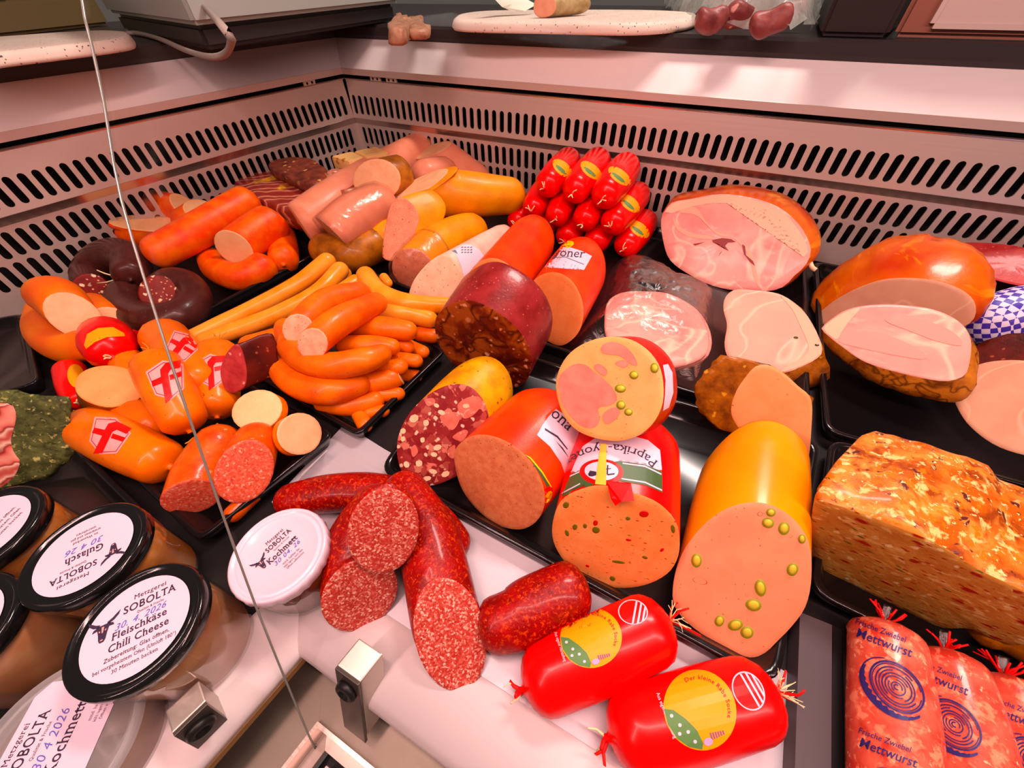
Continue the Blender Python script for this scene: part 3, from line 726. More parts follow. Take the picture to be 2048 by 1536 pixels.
tb = S('boiled_sausage', 'small red-orange sausage standing beside the pink roll, knotted to the bent one', 'sausage', [(567, 520, 28, FL), (567, 498, 27, FL), (564, 470, 25, FL)], c_redor, 'tie', 'round', None, g, rk=.7)
# ---- blood sausages
g = 'dark blood sausage rings'
tb = S('blood_sausage_ring', 'dark blood sausage coil with a fat-flecked cut in its middle', 'sausage', [(316, 586, 30, .03), (345, 566, 30, .022), (374, 572, 30, .012), (390, 600, 31, FL), (368, 628, 32, FL), (318, 641, 33, FL), (268, 628, 32, FL), (249, 600, 31, FL), (262, 574, 28, FL)], c_blood, (.5, .6, .35), 'round', f_blood, g)
tb = S('blood_sausage_ring', 'dark blood sausage bow behind, its fat-flecked cut facing left', 'sausage', [(186, 580, 28, FL), (180, 548, 29, .01), (203, 520, 31, .022), (236, 510, 33, .03), (262, 522, 33, .03), (262, 552, 30, .03)], c_blood, (.5, .7, .2), 'tie', f_blood, g, rk=.5)
tassel(tb.t, at(240, 556, .06), (-1, -.2, .1), m_string, 3, .03, .0012, 'string_end', 3)
# ---- ring sausage at the left edge
g = 'orange ring sausages at the left'
S('ring_sausage', 'orange ring sausage with a broad pale cut at the left wall', 'sausage', [(102, 590, 38, .05), (118, 598, 40, .05), (148, 631, 36, .045)], c_ring, 'round', (.25, .9, .35), f_pale, g)
S('ring_sausage', 'orange curved sausage lying under the broad pale cut', 'sausage', [(88, 622, 26, FL), (92, 662, 32, FL), (130, 692, 33, FL), (180, 690, 32, .01)], c_ring, 'round', 'round', None, g)
S('ring_sausage', 'pinkish sausage end tucked between the ring sausage and dark coil', 'sausage', [(188, 612, 26, .015), (208, 630, 30, .015), (224, 650, 32, .012)], c_ring, 'round', (.6, .5, .3), f_pale, g)
# ---- orange sausages with shield badges
def badge(tb, cx, cy, w, h, ang, parent):
    """pink five-sided badge with a fine red line and a bold red letter f"""
    a = math.radians(ang); ca, sa = math.cos(a), math.sin(a)
    def T(pts): return [(cx+(x*w)*ca-(-y*h)*sa, cy+(x*w)*sa+(-y*h)*ca) for x, y in pts]
    P5 = [(-.5, .34), (0, .56), (.5, .34), (.38, -.34), (0, -.56), (-.38, -.34)]
    b = pdecal(tb.body, [T([P5[i] for i in range(6)])], m_labelpink, 'badge', parent, .0004)
    def inset(k): return [(x*k, y*k) for x, y in P5]
    o, i = inset(.90), inset(.86)
    pdecal(tb.body, [T([o[q], o[(q+1) % 6], i[(q+1) % 6], i[q]]) for q in range(6)], m_dred, 'badge_line', b, .0006)
    fl = [(-.16, -.62), (.04, -.50), (.06, .16), (.14, .26), (.40, .26), (.46, .46), (.06, .48), (-.12, .32), (-.14, .12), (-.40, .06), (-.40, -.10), (-.14, -.06)]
    bar = [(.08, -.02), (.40, .02), (.42, .16), (.08, .12)]
    pdecal(tb.body, [T(fl), T(bar)], m_red, 'letter_f', b, .0008)
g = 'orange sausages with red f badges'
def fs(label, ctl, bd, seeds=(1, 2), **kw):
    tb = S('badged_sausage', label, 'sausage', ctl, c_orange, 'tie', 'tie', None, g, rk=.62, **kw)
    knot(tb, 0, m_tie, 4, .012, seeds[0], 'casing_tail'); knot(tb, 1, m_tie, 4, .012, seeds[1], 'casing_tail')
    for b in bd: badge(tb, *b, tb.t)
    return tb
fs('orange badged sausage at the back of its tray beside the blood ring', [(330, 676, 41, .022), (362, 718, 43, .025), (396, 768, 41, .025)], [(362, 694, 62, 56, 36)], (3, 4))
fs('orange badged sausage standing upright next to the raw ham piece', [(436, 708, 38, .02), (434, 760, 40, .012), (434, 812, 38, FL)], [(424, 742, 62, 62, -5)], (5, 6))
S('badged_sausage', 'orange sausage dome half hidden behind the oval liver sausage', 'sausage', [(254, 722, 28, .02), (268, 760, 30, .02)], c_orange, 'round', 'round', None, 'plain orange sausages')
S('badged_sausage', 'orange sausage in the shade between the two front badged sausages', 'sausage', [(262, 822, 34, FL), (300, 850, 34, FL)], c_orange, 'round', 'round', None, 'plain orange sausages')
fs('orange badged sausage in the centre of its tray, pointing at the jars', [(314, 733, 42, .055), (340, 785, 44, .045), (368, 840, 40, .03)], [(334, 760, 78, 72, -12)], (7, 8))
fs('orange badged sausage nearest the black jar lids', [(180, 856, 44, FL), (250, 890, 48, FL), (320, 924, 45, FL)], [(216, 872, 80, 72, 24)], (9, 10))
# ---- oval liver sausage, raw ham, small cut ends in the same tray
t = thing('liver_sausage', 'oval smooth peach cut of a dark-skinned liver sausage', 'sausage', at(220, 812, .04))
loaf(t, [(150, 772), (158, 750), (182, 736), (218, 731), (255, 738), (282, 755), (289, 775), (280, 796), (255, 808), (218, 815), (180, 806), (158, 792)], .045, (222, 800, -.035), c_tan, f_peach, (10, 52), PROF_CYL, floor=.01)
t = thing('ham_piece', 'raw red ham piece lying on the orange sausages', 'ham', at(465, 785, .04))
loaf(t, [(441, 745), (450, 712), (468, 690), (480, 692), (490, 720), (494, 752), (488, 776), (466, 786), (450, 778)], .045, (540, 712, .0), c_darkmeat, food('raw ham face', (196, 66, 66), (160, 40, 44), 60, .35, (((236, 150, 130), 90, .1, .2),), .3, 200, coat=.2), (-40, 25), PROF_CYL, crust=.002, floor=.02)
S('sausage_end', 'round yellowish cut of a sausage stub behind the front one', 'sausage', [(515, 820, 43, .03), (535, 830, 43, .012)], c_orange, (.55, .6, .35), 'round', f_fleisch, 'stubs at the front tray corner', rk=.3)
S('sausage_end', 'orange sausage stub in the tray corner, oval cut facing right', 'sausage', [(577, 874, 38, .02), (601, 867, 42, .022)], c_orange, 'round', (.75, .55, 0), f_pale, 'stubs at the front tray corner', rk=.4)
S('soft_salami', 'red wrinkled soft salami with a long slanting cut towards the jars', 'salami', [(436, 890, 42, .012), (402, 944, 47, FL), (384, 994, 47, FL)], food('soft salami skin', (226, 96, 48), (206, 66, 34), 50, .3, (((244, 140, 100), 120, .14, .2),), .5, 160, coat=.35), 'round', (.5, .35, -.15), f_mett, 'soft salamis')
S('soft_salami', 'soft salami with a round pale-flecked cut leaning on its neighbour', 'salami', [(512, 884, 40, .024), (503, 908, 44, .024), (489, 944, 49, .022)], MATS['soft salami skin'], 'round', (.5, .8, .1), f_mett, 'soft salamis')
S('soft_salami', 'small red end of soft salami under the round cut', 'salami', [(505, 990, 18, FL), (468, 1026, 18, FL)], MATS['soft salami skin'], 'round', 'round', None, 'soft salamis')
# ---- heap of small frying sausages
g = 'thin pale orange sausages'
def wn(label, ctl, m=c_wien, e0='round', e1='round', fm=None, group=g, **kw):
    return S('frying_sausage', label, 'sausage', ctl, m, e0, e1, fm, group, seg=16, sub=5, **kw)
wn('long thin sausage along the tray rim, its far tip on the pink film', [(654, 523, 17, .055), (596, 569, 17, .04), (524, 609, 17, .03), (454, 643, 17, .024), (390, 674, 17, .022)])
wn('long thin sausage second from the tray rim', [(680, 541, 17, .05), (636, 585, 17, .045), (565, 624, 17, .035), (495, 652, 17, .028), (411, 681, 17, .022)])
wn('thin sausage mostly hidden under the halved pair', [(688, 548, 15, .03), (640, 600, 16, .03)])
wn('thin sausage tip behind the halved pair', [(712, 566, 17, .055), (664, 598, 17, .055)])
wn('curved thin sausage hooking from the knot to the dark cylinder', [(732, 552, 19, .06), (752, 580, 20, .06), (787, 599, 20, .058), (837, 609, 19, .055), (900, 611, 16, .05)])
wn('thin sausage stub lying below the hooked one', [(760, 628, 20, .045), (810, 626, 20, .045), (858, 638, 18, .04)])
wn('tiny pale sausage tip beside the yellow knot', [(775, 566, 10, .05), (768, 556, 10, .05)])
g = 'small smoked frying sausages'
B = lambda label, ctl, **kw: wn(label, ctl, c_bock, group=g, **kw)
B('halved smoked sausage at the top, back one of the cut pair', [(597, 660, 29, .085), (650, 606, 28, .08), (718, 586, 22, .07)], e0=(.7, .6, .2), fm=f_bock)
B('halved smoked sausage at the top, front one of the cut pair', [(625, 688, 29, .09), (680, 642, 30, .088), (752, 607, 22, .078)], e0=(.75, .6, .2), fm=f_bock)
B('bent smoked sausage cradling the cut pair', [(572, 658, 22, .06), (582, 694, 25, .06), (612, 720, 27, .06), (665, 731, 28, .06), (725, 722, 27, .06), (762, 708, 21, .06)])
B('large bent smoked sausage at the front left of the heap', [(556, 700, 20, .03), (568, 742, 27, .03), (608, 772, 30, .03), (662, 782, 30, .03), (718, 770, 22, .03)])
B('smoked sausage poking right under the cut pair', [(690, 690, 19, .055), (745, 690, 20, .055), (784, 694, 17, .055)])
B('smoked sausage on the right shoulder of the heap', [(712, 652, 22, .055), (765, 655, 23, .055), (815, 662, 20, .055)])
B('smoked sausage tip below the right shoulder', [(770, 684, 15, .035), (815, 694, 14, .035)])
B('smoked sausage tip in the right middle of the heap', [(745, 730, 16, .035), (800, 734, 16, .035)])
B('smoked sausage tip pointing at the dark cylinder', [(792, 716, 14, .03), (832, 722, 14, .03)])
B('dark smoked sausage tip at the rim by the dark cylinder', [(815, 690, 13, .02), (846, 704, 13, .02)])
B('smoked sausage with a torn pale tip', [(735, 766, 22, .02), (775, 760, 22, .02), (800, 752, 18, .02)], e1=(1, .3, .1), fm=f_bock)
B('smoked sausage under the torn tip', [(750, 790, 16, .01), (796, 788, 14, .01)])
B('smoked sausage at the foot of the heap', [(650, 806, 21, .008), (700, 812, 21, .008), (750, 800, 19, .008)])
B('small smoked sausage tip near the front tray corner', [(738, 826, 13, FL), (766, 822, 13, FL)])
B('smoked sausage tip dipping into the front tray corner', [(716, 826, 14, FL), (730, 850, 15, FL)])
B('smoked sausage tip in the shade at the right rim', [(800, 750, 13, FL), (832, 752, 13, FL)])
B('smoked sausage in the shade right of the hooked one', [(842, 668, 16, .02), (866, 672, 15, .02)])
B('pale thin sausage half covered by the raw ham', [(500, 690, 20, .02), (552, 676, 20, .03)])
# ================================================================== back corner: bacon, pink rolls, yellow sausages
def slab(parent, px, z, th, m, name='slab', nz=.003, edge=None, seed=0, nn=40):
    """flat cut of meat with real thickness and an uneven top"""
    Q = [at(x, y, z+th) for x, y in px]; ring = resamp(Q, nn); c = sum(ring, V((0, 0, 0)))/nn; vs, fs = [], []
    for k, h in ((.97, 0), (1.0, th*.25), (1.0, th*.75), (.96, th), (.75, th*1.02), (.45, th*1.03), (.2, th*1.03)):
        for p in ring:
            v = c+(p-c)*k; v = V((v.x, v.y, z+h)); v += V((jn(v+V((seed, 0, 0)), 40, nz), jn(v+V((0, seed, 0)), 40, nz), jn(v+V((0, 0, seed)), 28, nz) if h > th*.5 else 0)); vs.append(v)
    for j in range(6):
        for i in range(nn): q = (i+1) % nn; fs.append((j*nn+i, j*nn+q, (j+1)*nn+q, (j+1)*nn+i))
    fs.append(tuple(range(6*nn, 7*nn))); fs.append(tuple(range(nn-1, -1, -1)))
    o = mesh(name, vs, fs, m, parent); fix_normals(o); return o
def layered(name, cols, scale, direction, bump=.3, rough=.4, patch=None):
    """meat in wavy bands of lean and fat"""
    s = NT(name); mp = s.co(direction, (0, 0, .55)); wv = s.n('ShaderNodeTexWave', Scale=scale, Distortion=3.0, Detail=2.0); wv.inputs['Detail Scale'].default_value = 2.0
    s.l(mp, wv.inputs['Vector']); cr = s.n('ShaderNodeValToRGB'); s.l(wv.outputs['Fac'], cr.inputs[0])
    el = cr.color_ramp.elements
    while len(el) < len(cols): el.new(.5)
    for i, (p, c) in enumerate(cols): el[i].position = p; el[i].color = col(c)
    c = cr.outputs[0]
    if patch: c = s.mix(s.ramp(s.noise(14, 2), .54, .6), c, s.mix(s.ramp(s.noise(120), .4, .6), col(patch), col(tuple(int(v*.75) for v in patch))))
    s.base(c); s.bump(s.noise(150, 3), bump); MATS[name] = s.set(rough, 0, .35, .15); return s.m
m_bacon = layered('bacon', [(0, (140, 40, 34)), (.5, (160, 54, 46)), (.66, (236, 150, 120)), (.82, (190, 84, 70)), (1, (130, 40, 34))], 5, (1, 2.2, 3), patch=(244, 156, 60))
t = thing('bacon_slab', 'wide flat slab of streaky bacon in the back left corner', 'bacon', at(580, 390, 0))
slab(t, [(464, 368), (486, 350), (535, 338), (600, 345), (660, 362), (712, 388), (660, 410), (610, 424), (545, 408), (490, 386)], .05, .045, m_bacon)
tray([(500, 420), (620, 445), (760, 400), (640, 372)], 'black raised tray under the bacon in the corner', z=.046, rad=.01)
t = thing('bacon_piece', 'small dark chunk of smoked bacon lying on the wide bacon slab', 'bacon', at(590, 365, .03))
slab(t, [(538, 334), (545, 320), (582, 314), (628, 320), (652, 340), (648, 358), (618, 370), (576, 352)], .0965, .022, food('dark bacon', (140, 60, 44), (92, 36, 30), 60, .45, (((214, 140, 90), 60, .2, .3),), .6, 140), nz=.004, seed=3)
t = thing('bacon_piece', 'pale fatty bacon offcut between the dark chunk and the long pink roll', 'bacon', at(690, 360, .03))
slab(t, [(645, 350), (668, 336), (700, 334), (738, 348), (728, 366), (694, 382), (660, 376)], .0965, .018, food('fatty offcut', (236, 140, 116), (150, 60, 44), 40, .45, (((250, 190, 160), 60, .25, .4),), .4, 160), nz=.004, seed=5)
t = thing('fat_block', 'pale block of back fat standing in the corner of the slotted walls', 'fat', at(722, 340, 0))
m_blk = food('back fat', (240, 176, 126), (232, 160, 104), 20, .45, (((190, 110, 50), 50, .2, .2),), .2, 150)
a, b, c_, d = at(674, 322, .066), at(716, 316, .066), at(768, 296, .066), at(722, 292, .066)
blk = box('slab', at(702, 320, .125)+V((0, 0, -.025)), (.034, -.006, 0), (.01, .024, 0), (0, 0, .034), m_blk, t, .008)
box('slab', at(744, 312, .128)+V((0, 0, -.025)), (.028, -.010, 0), (.012, .026, 0), (0, 0, .036), m_blk, t, .008)
g = 'pink boiled sausage rolls'
S('pink_sausage_roll', 'longest pink sausage roll stretching from the bacon to the corner', 'sausage', [(603, 450, 42, .03), (668, 408, 43, .035), (740, 362, 40, .04), (815, 318, 35, .045), (842, 303, 33, .045)], c_pink, (1, -.42, .1), 'round', f_pale, g)
S('pink_sausage_roll', 'pink sausage roll with a ragged cut on top, sloping down to the right', 'sausage', [(864, 300, 33, .075), (905, 330, 34, .045), (950, 362, 33, .02)], c_pink, (.5, .2, .8), 'round', f_pale, g)
S('pink_sausage_roll', 'short sausage stub with a round pink cut resting on the long pink roll', 'sausage', [(754, 361, 37, .085), (800, 352, 37, .075)], c_tan, (.4, .9, .1), 'round', f_pale, g, rk=.4)
S('pink_sausage_roll', 'film-wrapped stub peeping over the big yellow sausage', 'sausage', [(852, 352, 30, .06), (885, 346, 30, .055)], c_pink, 'round', 'round', None, g)
S('yellow_sausage', 'biggest yellow sausage across the back with a long slanting pink cut', 'sausage', [(812, 386, 42, .055), (860, 386, 46, .05), (935, 390, 43, .045), (1020, 392, 34, .04)], c_yellow, (.42, .12, .8), 'round', f_pale, 'yellow sausages at the back', rk=.9)
tb = S('wrapped_sausage', 'film-wrapped pink liver sausage half between the pink roll and yellow cut', 'sausage', [(668, 470, 44, .03), (705, 442, 46, .035), (752, 415, 44, .04)], c_pink, (1, -.25, -.1), 'round', f_pale, 'film-wrapped sausages')
tube(tb.t, [(664, 474, 46, .028), (705, 442, 48, .033), (754, 414, 46, .038)], m_wrap, (1, -.25, -.1), 'round', m_wrap, name='film_wrap', nz=(70, .003), face_name='film_fold')
S('tan_sausage', 'tan-skinned sausage in the shade under the wrapped pink half', 'sausage', [(652, 500, 32, FL), (700, 510, 34, FL), (750, 490, 34, FL)], c_tan, 'round', 'round', None)
t = thing('yellow_sausage', 'yellow sausage with a long speckled pink cut standing over the knotted one', 'sausage', at(805, 520, .02), 'yellow sausages at the back')
loaf(t, [(800, 395), (784, 406), (775, 432), (768, 470), (765, 505), (768, 517), (784, 522), (802, 515), (820, 486), (834, 455), (838, 432), (828, 412), (812, 398)], .05, (862, 436, .0), c_yellow, f_liver, (-8, 42), PROF_CYL, floor=.02)
tb = S('yellow_sausage', 'puckered yellow sausage end with a white knot', 'sausage', [(740, 506, 20, .008), (756, 488, 33, FL), (774, 474, 36, FL)], c_yellow, 'tie', 'round', None, 'yellow sausages at the back', rk=1.0, wr=.08)
knot(tb, 0, m_string, 4, .010, 3, 'knot')
tb = S('yellow_sausage', 'yellow sausage with a film-wrapped brownish cut, beside the white-banded one', 'sausage', [(826, 540, 42, FL), (868, 500, 44, FL), (905, 478, 41, FL), (940, 464, 36, FL)], c_yellow, (.75, .6, 0), 'round', f_liver, 'yellow sausages at the back')
mf = tube(tb.t, [(822, 543, 45, FL), (850, 515, 46, FL), (866, 502, 46, FL)], m_shiny, (.75, .6, 0), (1, 0, 0), m_wrap, name='film_wrap', nz=(90, .003), face_name='film_fold')
t = thing('white_sausage', 'pale sausage with a white paper band and a big oval pale cut', 'sausage', at(870, 595, FL))
lf = loaf(t, [(819, 594), (823, 571), (837, 547), (861, 522), (886, 508), (904, 515), (918, 533), (927, 556), (921, 577), (900, 596), (872, 604), (840, 604)], .02, (1000, 490, .0), c_white, food('white sausage face', (246, 178, 150), (240, 166, 136), 60, .5, (((190, 110, 90), 200, .13, .25),), .1, 400), None, PROF_CYL, floor=FL)
band = pdecal(lf.body, [[(903, 497), (922, 490), (940, 489), (958, 498), (968, 512), (946, 540), (930, 560), (922, 530), (914, 512)]], m_label, 'paper_band', t)
pdecal(lf.body, [[(900+dx, 500+dy), (907+dx, 497+dy), (912+dx, 506+dy)] for dx, dy in ((4, 2),)]+[[(922+i*6, 494+j*5), (926+i*6, 493+j*5), (927+i*6, 495+j*5), (923+i*6, 496+j*5)] for i in range(4) for j in range(3)], m_grey, 'printed_marks', band, .0008)
# ================================================================== red-orange lyoner and the dark cylinder
t = thing('lyoner_sausage', 'orange-red lyoner half without label behind the dark cylinder', 'sausage', at(985, 610, .015))
loaf(t, [(928, 590), (930, 566), (940, 543), (958, 524), (983, 516), (1010, 524), (1030, 544), (1042, 572), (1040, 604), (1020, 625), (985, 632), (950, 622)], .02, (1068, 474, 0), c_lyon, f_lyon, None, PROF_CYL, floor=FL)
t = thing('lyoner_sausage', 'orange-red lyoner half with a white name label, beside the film bag', 'sausage', at(1115, 685, FL))
lf = loaf(t, [(1056, 590), (1068, 560), (1098, 545), (1128, 550), (1152, 573), (1166, 610), (1164, 648), (1150, 674), (1124, 691), (1098, 684), (1074, 660), (1058, 624)], FL, (1166, 528, 0), c_lyon, f_lyon, None, PROF_CYL, floor=FL)
lb = pdecal(lf.body, [[(1084, 534), (1094, 516), (1107, 502), (1122, 494), (1142, 495), (1164, 502), (1184, 512), (1168, 540), (1146, 526), (1124, 521), (1104, 524)]], m_label, 'paper_label', t)
ptext(lf.body, 'Lyoner', (1131, 513), (1, .06), 25, m_ink, 'lettering', lb, ey=(.25, -1), width=74)
pdecal(lf.body, [[(1100, 515), (1130, 513), (1168, 528), (1168, 529.5), (1130, 514.5), (1100, 516.5)]], m_grey, 'label_line', lb, .0008)
pdecal(lf.body, [ell(1133, 489, 15, 7, -12)], m_yell, 'printed_emblem', t, .0006)
t = thing('tongue_sausage', 'big dark red tongue sausage cylinder with a chunky brown cut', 'sausage', at(1005, 770, .01))
lf = loaf(t, [(870, 652), (875, 630), (897, 611), (925, 601), (955, 604), (995, 624), (1030, 652), (1054, 687), (1064, 723), (1055, 758), (1027, 776), (977, 771), (925, 744), (893, 712), (875, 682)], .006, (1012, 618, .02), c_purple, f_tongue, None, PROF_FLAT, floor=FL)
# ================================================================== red chub pile
def chub(label, p0, p1, r, s0, s1, group, oval=True, seed=0, rk=.75):
    tb = S('red_chub', label, 'sausage', [(p0[0], p0[1], r*.9, s0), ((p0[0]+p1[0])/2, (p0[1]+p1[1])/2, r, (s0+s1)/2), (p1[0], p1[1], r*.92, s1)], c_red, 'tie', 'tie', None, group, rk=rk, wr=.035)
    tassel(tb.t, tb.P[0]-tb.T[0]*tb.R[0]*rk*1.05, -tb.T[0]+V((0, 0, .6)), m_string, 3, .014, .0011, 'string_end', seed)
    if oval:
        cx, cy = p0[0]*.28+p1[0]*.72, p0[1]*.28+p1[1]*.72; u = V((p1[0]-p0[0], p1[1]-p0[1])).normalized(); v = V((-u.y, u.x))
        L = pdecal(tb.body, [[(cx+u.x*a*13+v.x*b*r*.82, cy+u.y*a*13+v.y*b*r*.82) for a, b in ell(0, 0, 1, 1, 0, 20)]], m_oval, 'oval_label', tb.t, .0005)
        if L:
            pdecal(tb.body, [[(cx+u.x*(a*4-4)+v.x*(b*r*.5), cy+u.y*(a*4-4)+v.y*(b*r*.5)) for a, b in ell(0, 0, 1, 1, 0, 12)]], m_grass, 'printed_hill', L, .0008)
    return tb
g = 'pile of red chubs at the back wall'
chub('red chub at the bottom left of the pile, behind the big yellow sausage', (1036, 442), (1056, 412), 25, FL, FL, g, False, 1)
chub('red chub in the bottom row of the pile above the unlabelled lyoner', (1086, 458), (1102, 430), 26, FL, FL, g, False, 2)
chub('red chub in the middle of the bottom row of the pile', (1135, 472), (1152, 442), 27, FL, FL, g, False, 3)
chub('red chub in the bottom row of the pile right behind the labelled lyoner', (1192, 482), (1212, 448), 28, FL, FL, g, False, 4)
chub('red chub at the bottom right of the pile next to the film bag', (1254, 490), (1288, 446), 29, FL, FL, g, True, 5)
chub('leftmost red chub of the middle row of the pile', (1068, 414), (1092, 376), 26, .055, .055, g, False, 6)
chub('second red chub from the left in the middle row', (1114, 430), (1134, 392), 26, .055, .055, g, False, 7)
chub('third red chub from the left in the middle row', (1170, 438), (1196, 396), 28, .055, .055, g, False, 8)
chub('red chub with label at the right end of the middle row', (1228, 444), (1272, 392), 30, .055, .055, g, True, 9)
chub('leftmost red chub on top of the pile', (1096, 368), (1136, 324), 29, .105, .105, g, True, 10)
chub('middle red chub on top of the pile', (1152, 378), (1194, 326), 31, .105, .105, g, True, 11)
chub('rightmost red chub on top of the pile', (1212, 388), (1250, 338), 33, .105, .105, g, True, 12)
g = 'red chubs by the ring sausage'
tb = chub('red chub standing on end between the ring sausage and badged sausages', (222, 702), (212, 672), 44, .03, .02, g, False, 13)
L = pdecal(tb.body, [[(168, 690), (174, 668), (196, 656), (226, 654), (248, 666), (250, 672), (214, 674), (190, 684), (172, 698)]], m_oval, 'oval_label', tb.t, .0005)
tb = chub('red chub lying at the left rim beside the oval liver sausage', (160, 800), (140, 742), 27, FL, FL, g, False, 14)
L = pdecal(tb.body, [ell(152, 752, 17, 24, -12)], m_oval, 'oval_label', tb.t, .0005)
S('red_chub', 'red chub end tucked behind the tall badged sausage', 'sausage', [(286, 668, 17, FL), (300, 660, 17, FL)], c_red, 'round', 'round', None, g)
# ================================================================== hams at the right
t = thing('ham', 'big pink boned ham with its wide cut facing front, by the red chub pile', 'ham', at(1490, 575, FL))
lf = loaf(t, [(1322, 440), (1330, 420), (1346, 404), (1380, 398), (1410, 392), (1440, 388), (1480, 391), (1525, 401), (1560, 416), (1590, 440), (1612, 470), (1622, 503), (1610, 532), (1588, 552), (1566, 574), (1530, 583), (1484, 582), (1430, 573), (1380, 550), (1340, 520), (1326, 480)],
          FL, (1500, 440, .0), c_smoke, f_ham, (0, 38), PROF_DOME, floor=FL, rough=.0008, bulge=.003)
pdecal(lf.face, [[(1424, 480), (1444, 476), (1462, 478), (1472, 484), (1456, 485), (1450, 492), (1458, 502), (1450, 498), (1444, 484), (1426, 484)], [(1484, 488), (1490, 492), (1492, 510), (1506, 522), (1510, 532), (1500, 524), (1488, 508)], [(1386, 488), (1410, 484), (1390, 491)], [(1440, 506), (1446, 500), (1436, 514)]], plain('ham crevice', (150, 50, 50), .5), 'crevice', t, .0010)
pdecal(lf.face, [[(1356, 424), (1392, 430), (1412, 448), (1436, 470), (1470, 478), (1500, 500), (1512, 540), (1520, 575), (1510, 560), (1500, 520), (1488, 496), (1460, 472), (1430, 462), (1408, 438), (1396, 418), (1380, 414)], [(1346, 432), (1356, 450), (1384, 466), (1420, 472), (1424, 478), (1380, 474), (1352, 456)]], plain('ham seam', (248, 160, 138), .45), 'fat_seam', t, .0005, smooth=True)
pdecal(lf.face, [[(1330, 424), (1346, 406), (1400, 396), (1440, 390), (1500, 398), (1560, 420), (1604, 470), (1616, 506), (1604, 512), (1588, 470), (1540, 424), (1490, 410), (1430, 406), (1380, 414), (1345, 426)]], plain('ham fat', (250, 172, 146), .45), 'fat_rim', t, .0004, smooth=True)
wire('fat_strip', [at(1606, 500, .08), at(1618, 520, .065), at(1624, 534, .06), at(1632, 540, .058)], .004, m_fat, t)
t = thing('smoked_pork', 'glossy orange-brown smoked pork dome at the right wall', 'ham', at(1800, 650, FL))
lf = loaf(t, [(1634, 640), (1650, 616), (1684, 592), (1730, 570), (1780, 557), (1850, 558), (1912, 574), (1948, 602), (1946, 640), (1900, 662), (1800, 668), (1690, 664)],
          FL, (1800, 500, .03), c_smoke, f_roast, (-6, 12), ((0, 1), (.06, 1.06), (.2, 1.16), (.4, 1.2), (.6, 1.1), (.8, .85), (.93, .5), (1, .2)), floor=FL, crust=.004)
t = thing('corned_meat', 'block of dark pink corned meat at the right wall', 'meat', at(2010, 590, FL))
lf = loaf(t, [(1906, 500), (1925, 486), (1990, 487), (2070, 500), (2150, 530), (2140, 580), (2060, 575), (1990, 560), (1935, 538)], .075, (2020, 570, -.06), food('corned meat side', (120, 26, 34), (90, 16, 24), 60, .35, (), .3, 200, coat=.3), f_corned, (-10, 60), PROF_FLAT, floor=FL)
t = thing('ham', 'herb-edged ham piece with a pale pink cut, in front of the big boned ham', 'ham', at(1545, 745, FL))
lf = loaf(t, [(1447, 620), (1450, 596), (1468, 580), (1502, 580), (1558, 588), (1600, 615), (1626, 650), (1643, 690), (1640, 712), (1602, 734), (1560, 746), (1502, 735), (1460, 718), (1449, 690), (1454, 650)], .01, (1552, 716, -.035), c_roast, f_hampale, (6, 48), PROF_CYL, floor=FL, crust=.004)
pdecal(lf.face, [[(1560, 590), (1600, 617), (1625, 652), (1641, 692), (1638, 710), (1604, 731), (1560, 744), (1580, 728), (1612, 710), (1616, 688), (1600, 650), (1584, 618)]], MATS['ham fat'], 'fat_rim', t, .0004, smooth=True)
for cx, cy, a in ((1592, 675, 10), (1634, 690, 5), (1596, 744, 30)): nugget(lf.face, cx, cy, 5, 2.5, a, c_herb, 'herb_fleck', t, .0008)
t = thing('ham', 'half ham with a brown netted rind and a broad marbled cut', 'ham', at(1800, 800, FL))
lf = loaf(t, [(1643, 657), (1660, 640), (1692, 620), (1740, 610), (1802, 610), (1870, 620), (1920, 645), (1942, 682), (1936, 738), (1920, 756), (1880, 762), (1800, 746), (1730, 724), (1682, 692), (1652, 668)], .055, (1815, 745, -.04), c_rind, f_ham, (4, 56), ((0, 1), (.08, 1.03), (.3, 1.06), (.6, .99), (.85, .78), (1, .45)), floor=FL, crust=.003, bot=(1880, 762))
pdecal(lf.face, [[(1648, 655), (1664, 640), (1690, 624), (1720, 616), (1700, 640), (1684, 662), (1674, 678), (1656, 668)]], MATS['ham fat'], 'fat_rim', t, .0004, smooth=True)
pdecal(lf.face, [[(1676, 682), (1720, 662), (1780, 672), (1840, 700), (1850, 718), (1800, 712), (1740, 700)], [(1770, 640), (1830, 636), (1900, 660), (1926, 690), (1880, 684), (1820, 662)]], plain('ham lean', (245, 144, 134), .42), 'lean_streak', t, .0006, smooth=True)
for q in (-2, -1, 0, 1, 2):
    pass
t = thing('wrapped_sausage', 'sausage wrapped in blue and white checked paper at the right edge', 'sausage', at(2000, 690, FL))
sm = NT('checked paper'); mp = sm.co((1, 1, 1), (.2, .6, .75)); ck = sm.n('ShaderNodeTexChecker', Scale=130.0); ck.inputs[1].default_value = col((236, 200, 220)); ck.inputs[2].default_value = col((70, 40, 150)); sm.l(mp, ck.inputs[0]); sm.base(ck.outputs[0]); sm.set(.45)
tube(t, [(1985, 640, 52, .03), (2050, 632, 62, .03), (2140, 625, 62, .03)], sm.m, 'round', 'round', None, name='paper_wrap')
t = thing('smoked_pork', 'dark-rinded smoked pork loin with a smooth pale cut at the right edge', 'ham', at(2000, 895, FL))
lf = loaf(t, [(1906, 792), (1914, 762), (1940, 736), (1990, 722), (2060, 722), (2150, 740), (2200, 800), (2180, 880), (2100, 915), (2040, 908), (1990, 890), (1950, 862), (1924, 832)], .02, (2060, 715, .03), c_darkmeat, f_roast, (-12, 42), ((0, 1), (.05, 1.02), (.3, 1.02), (.6, .95), (.85, .75), (1, .35)), floor=FL, crust=.003)
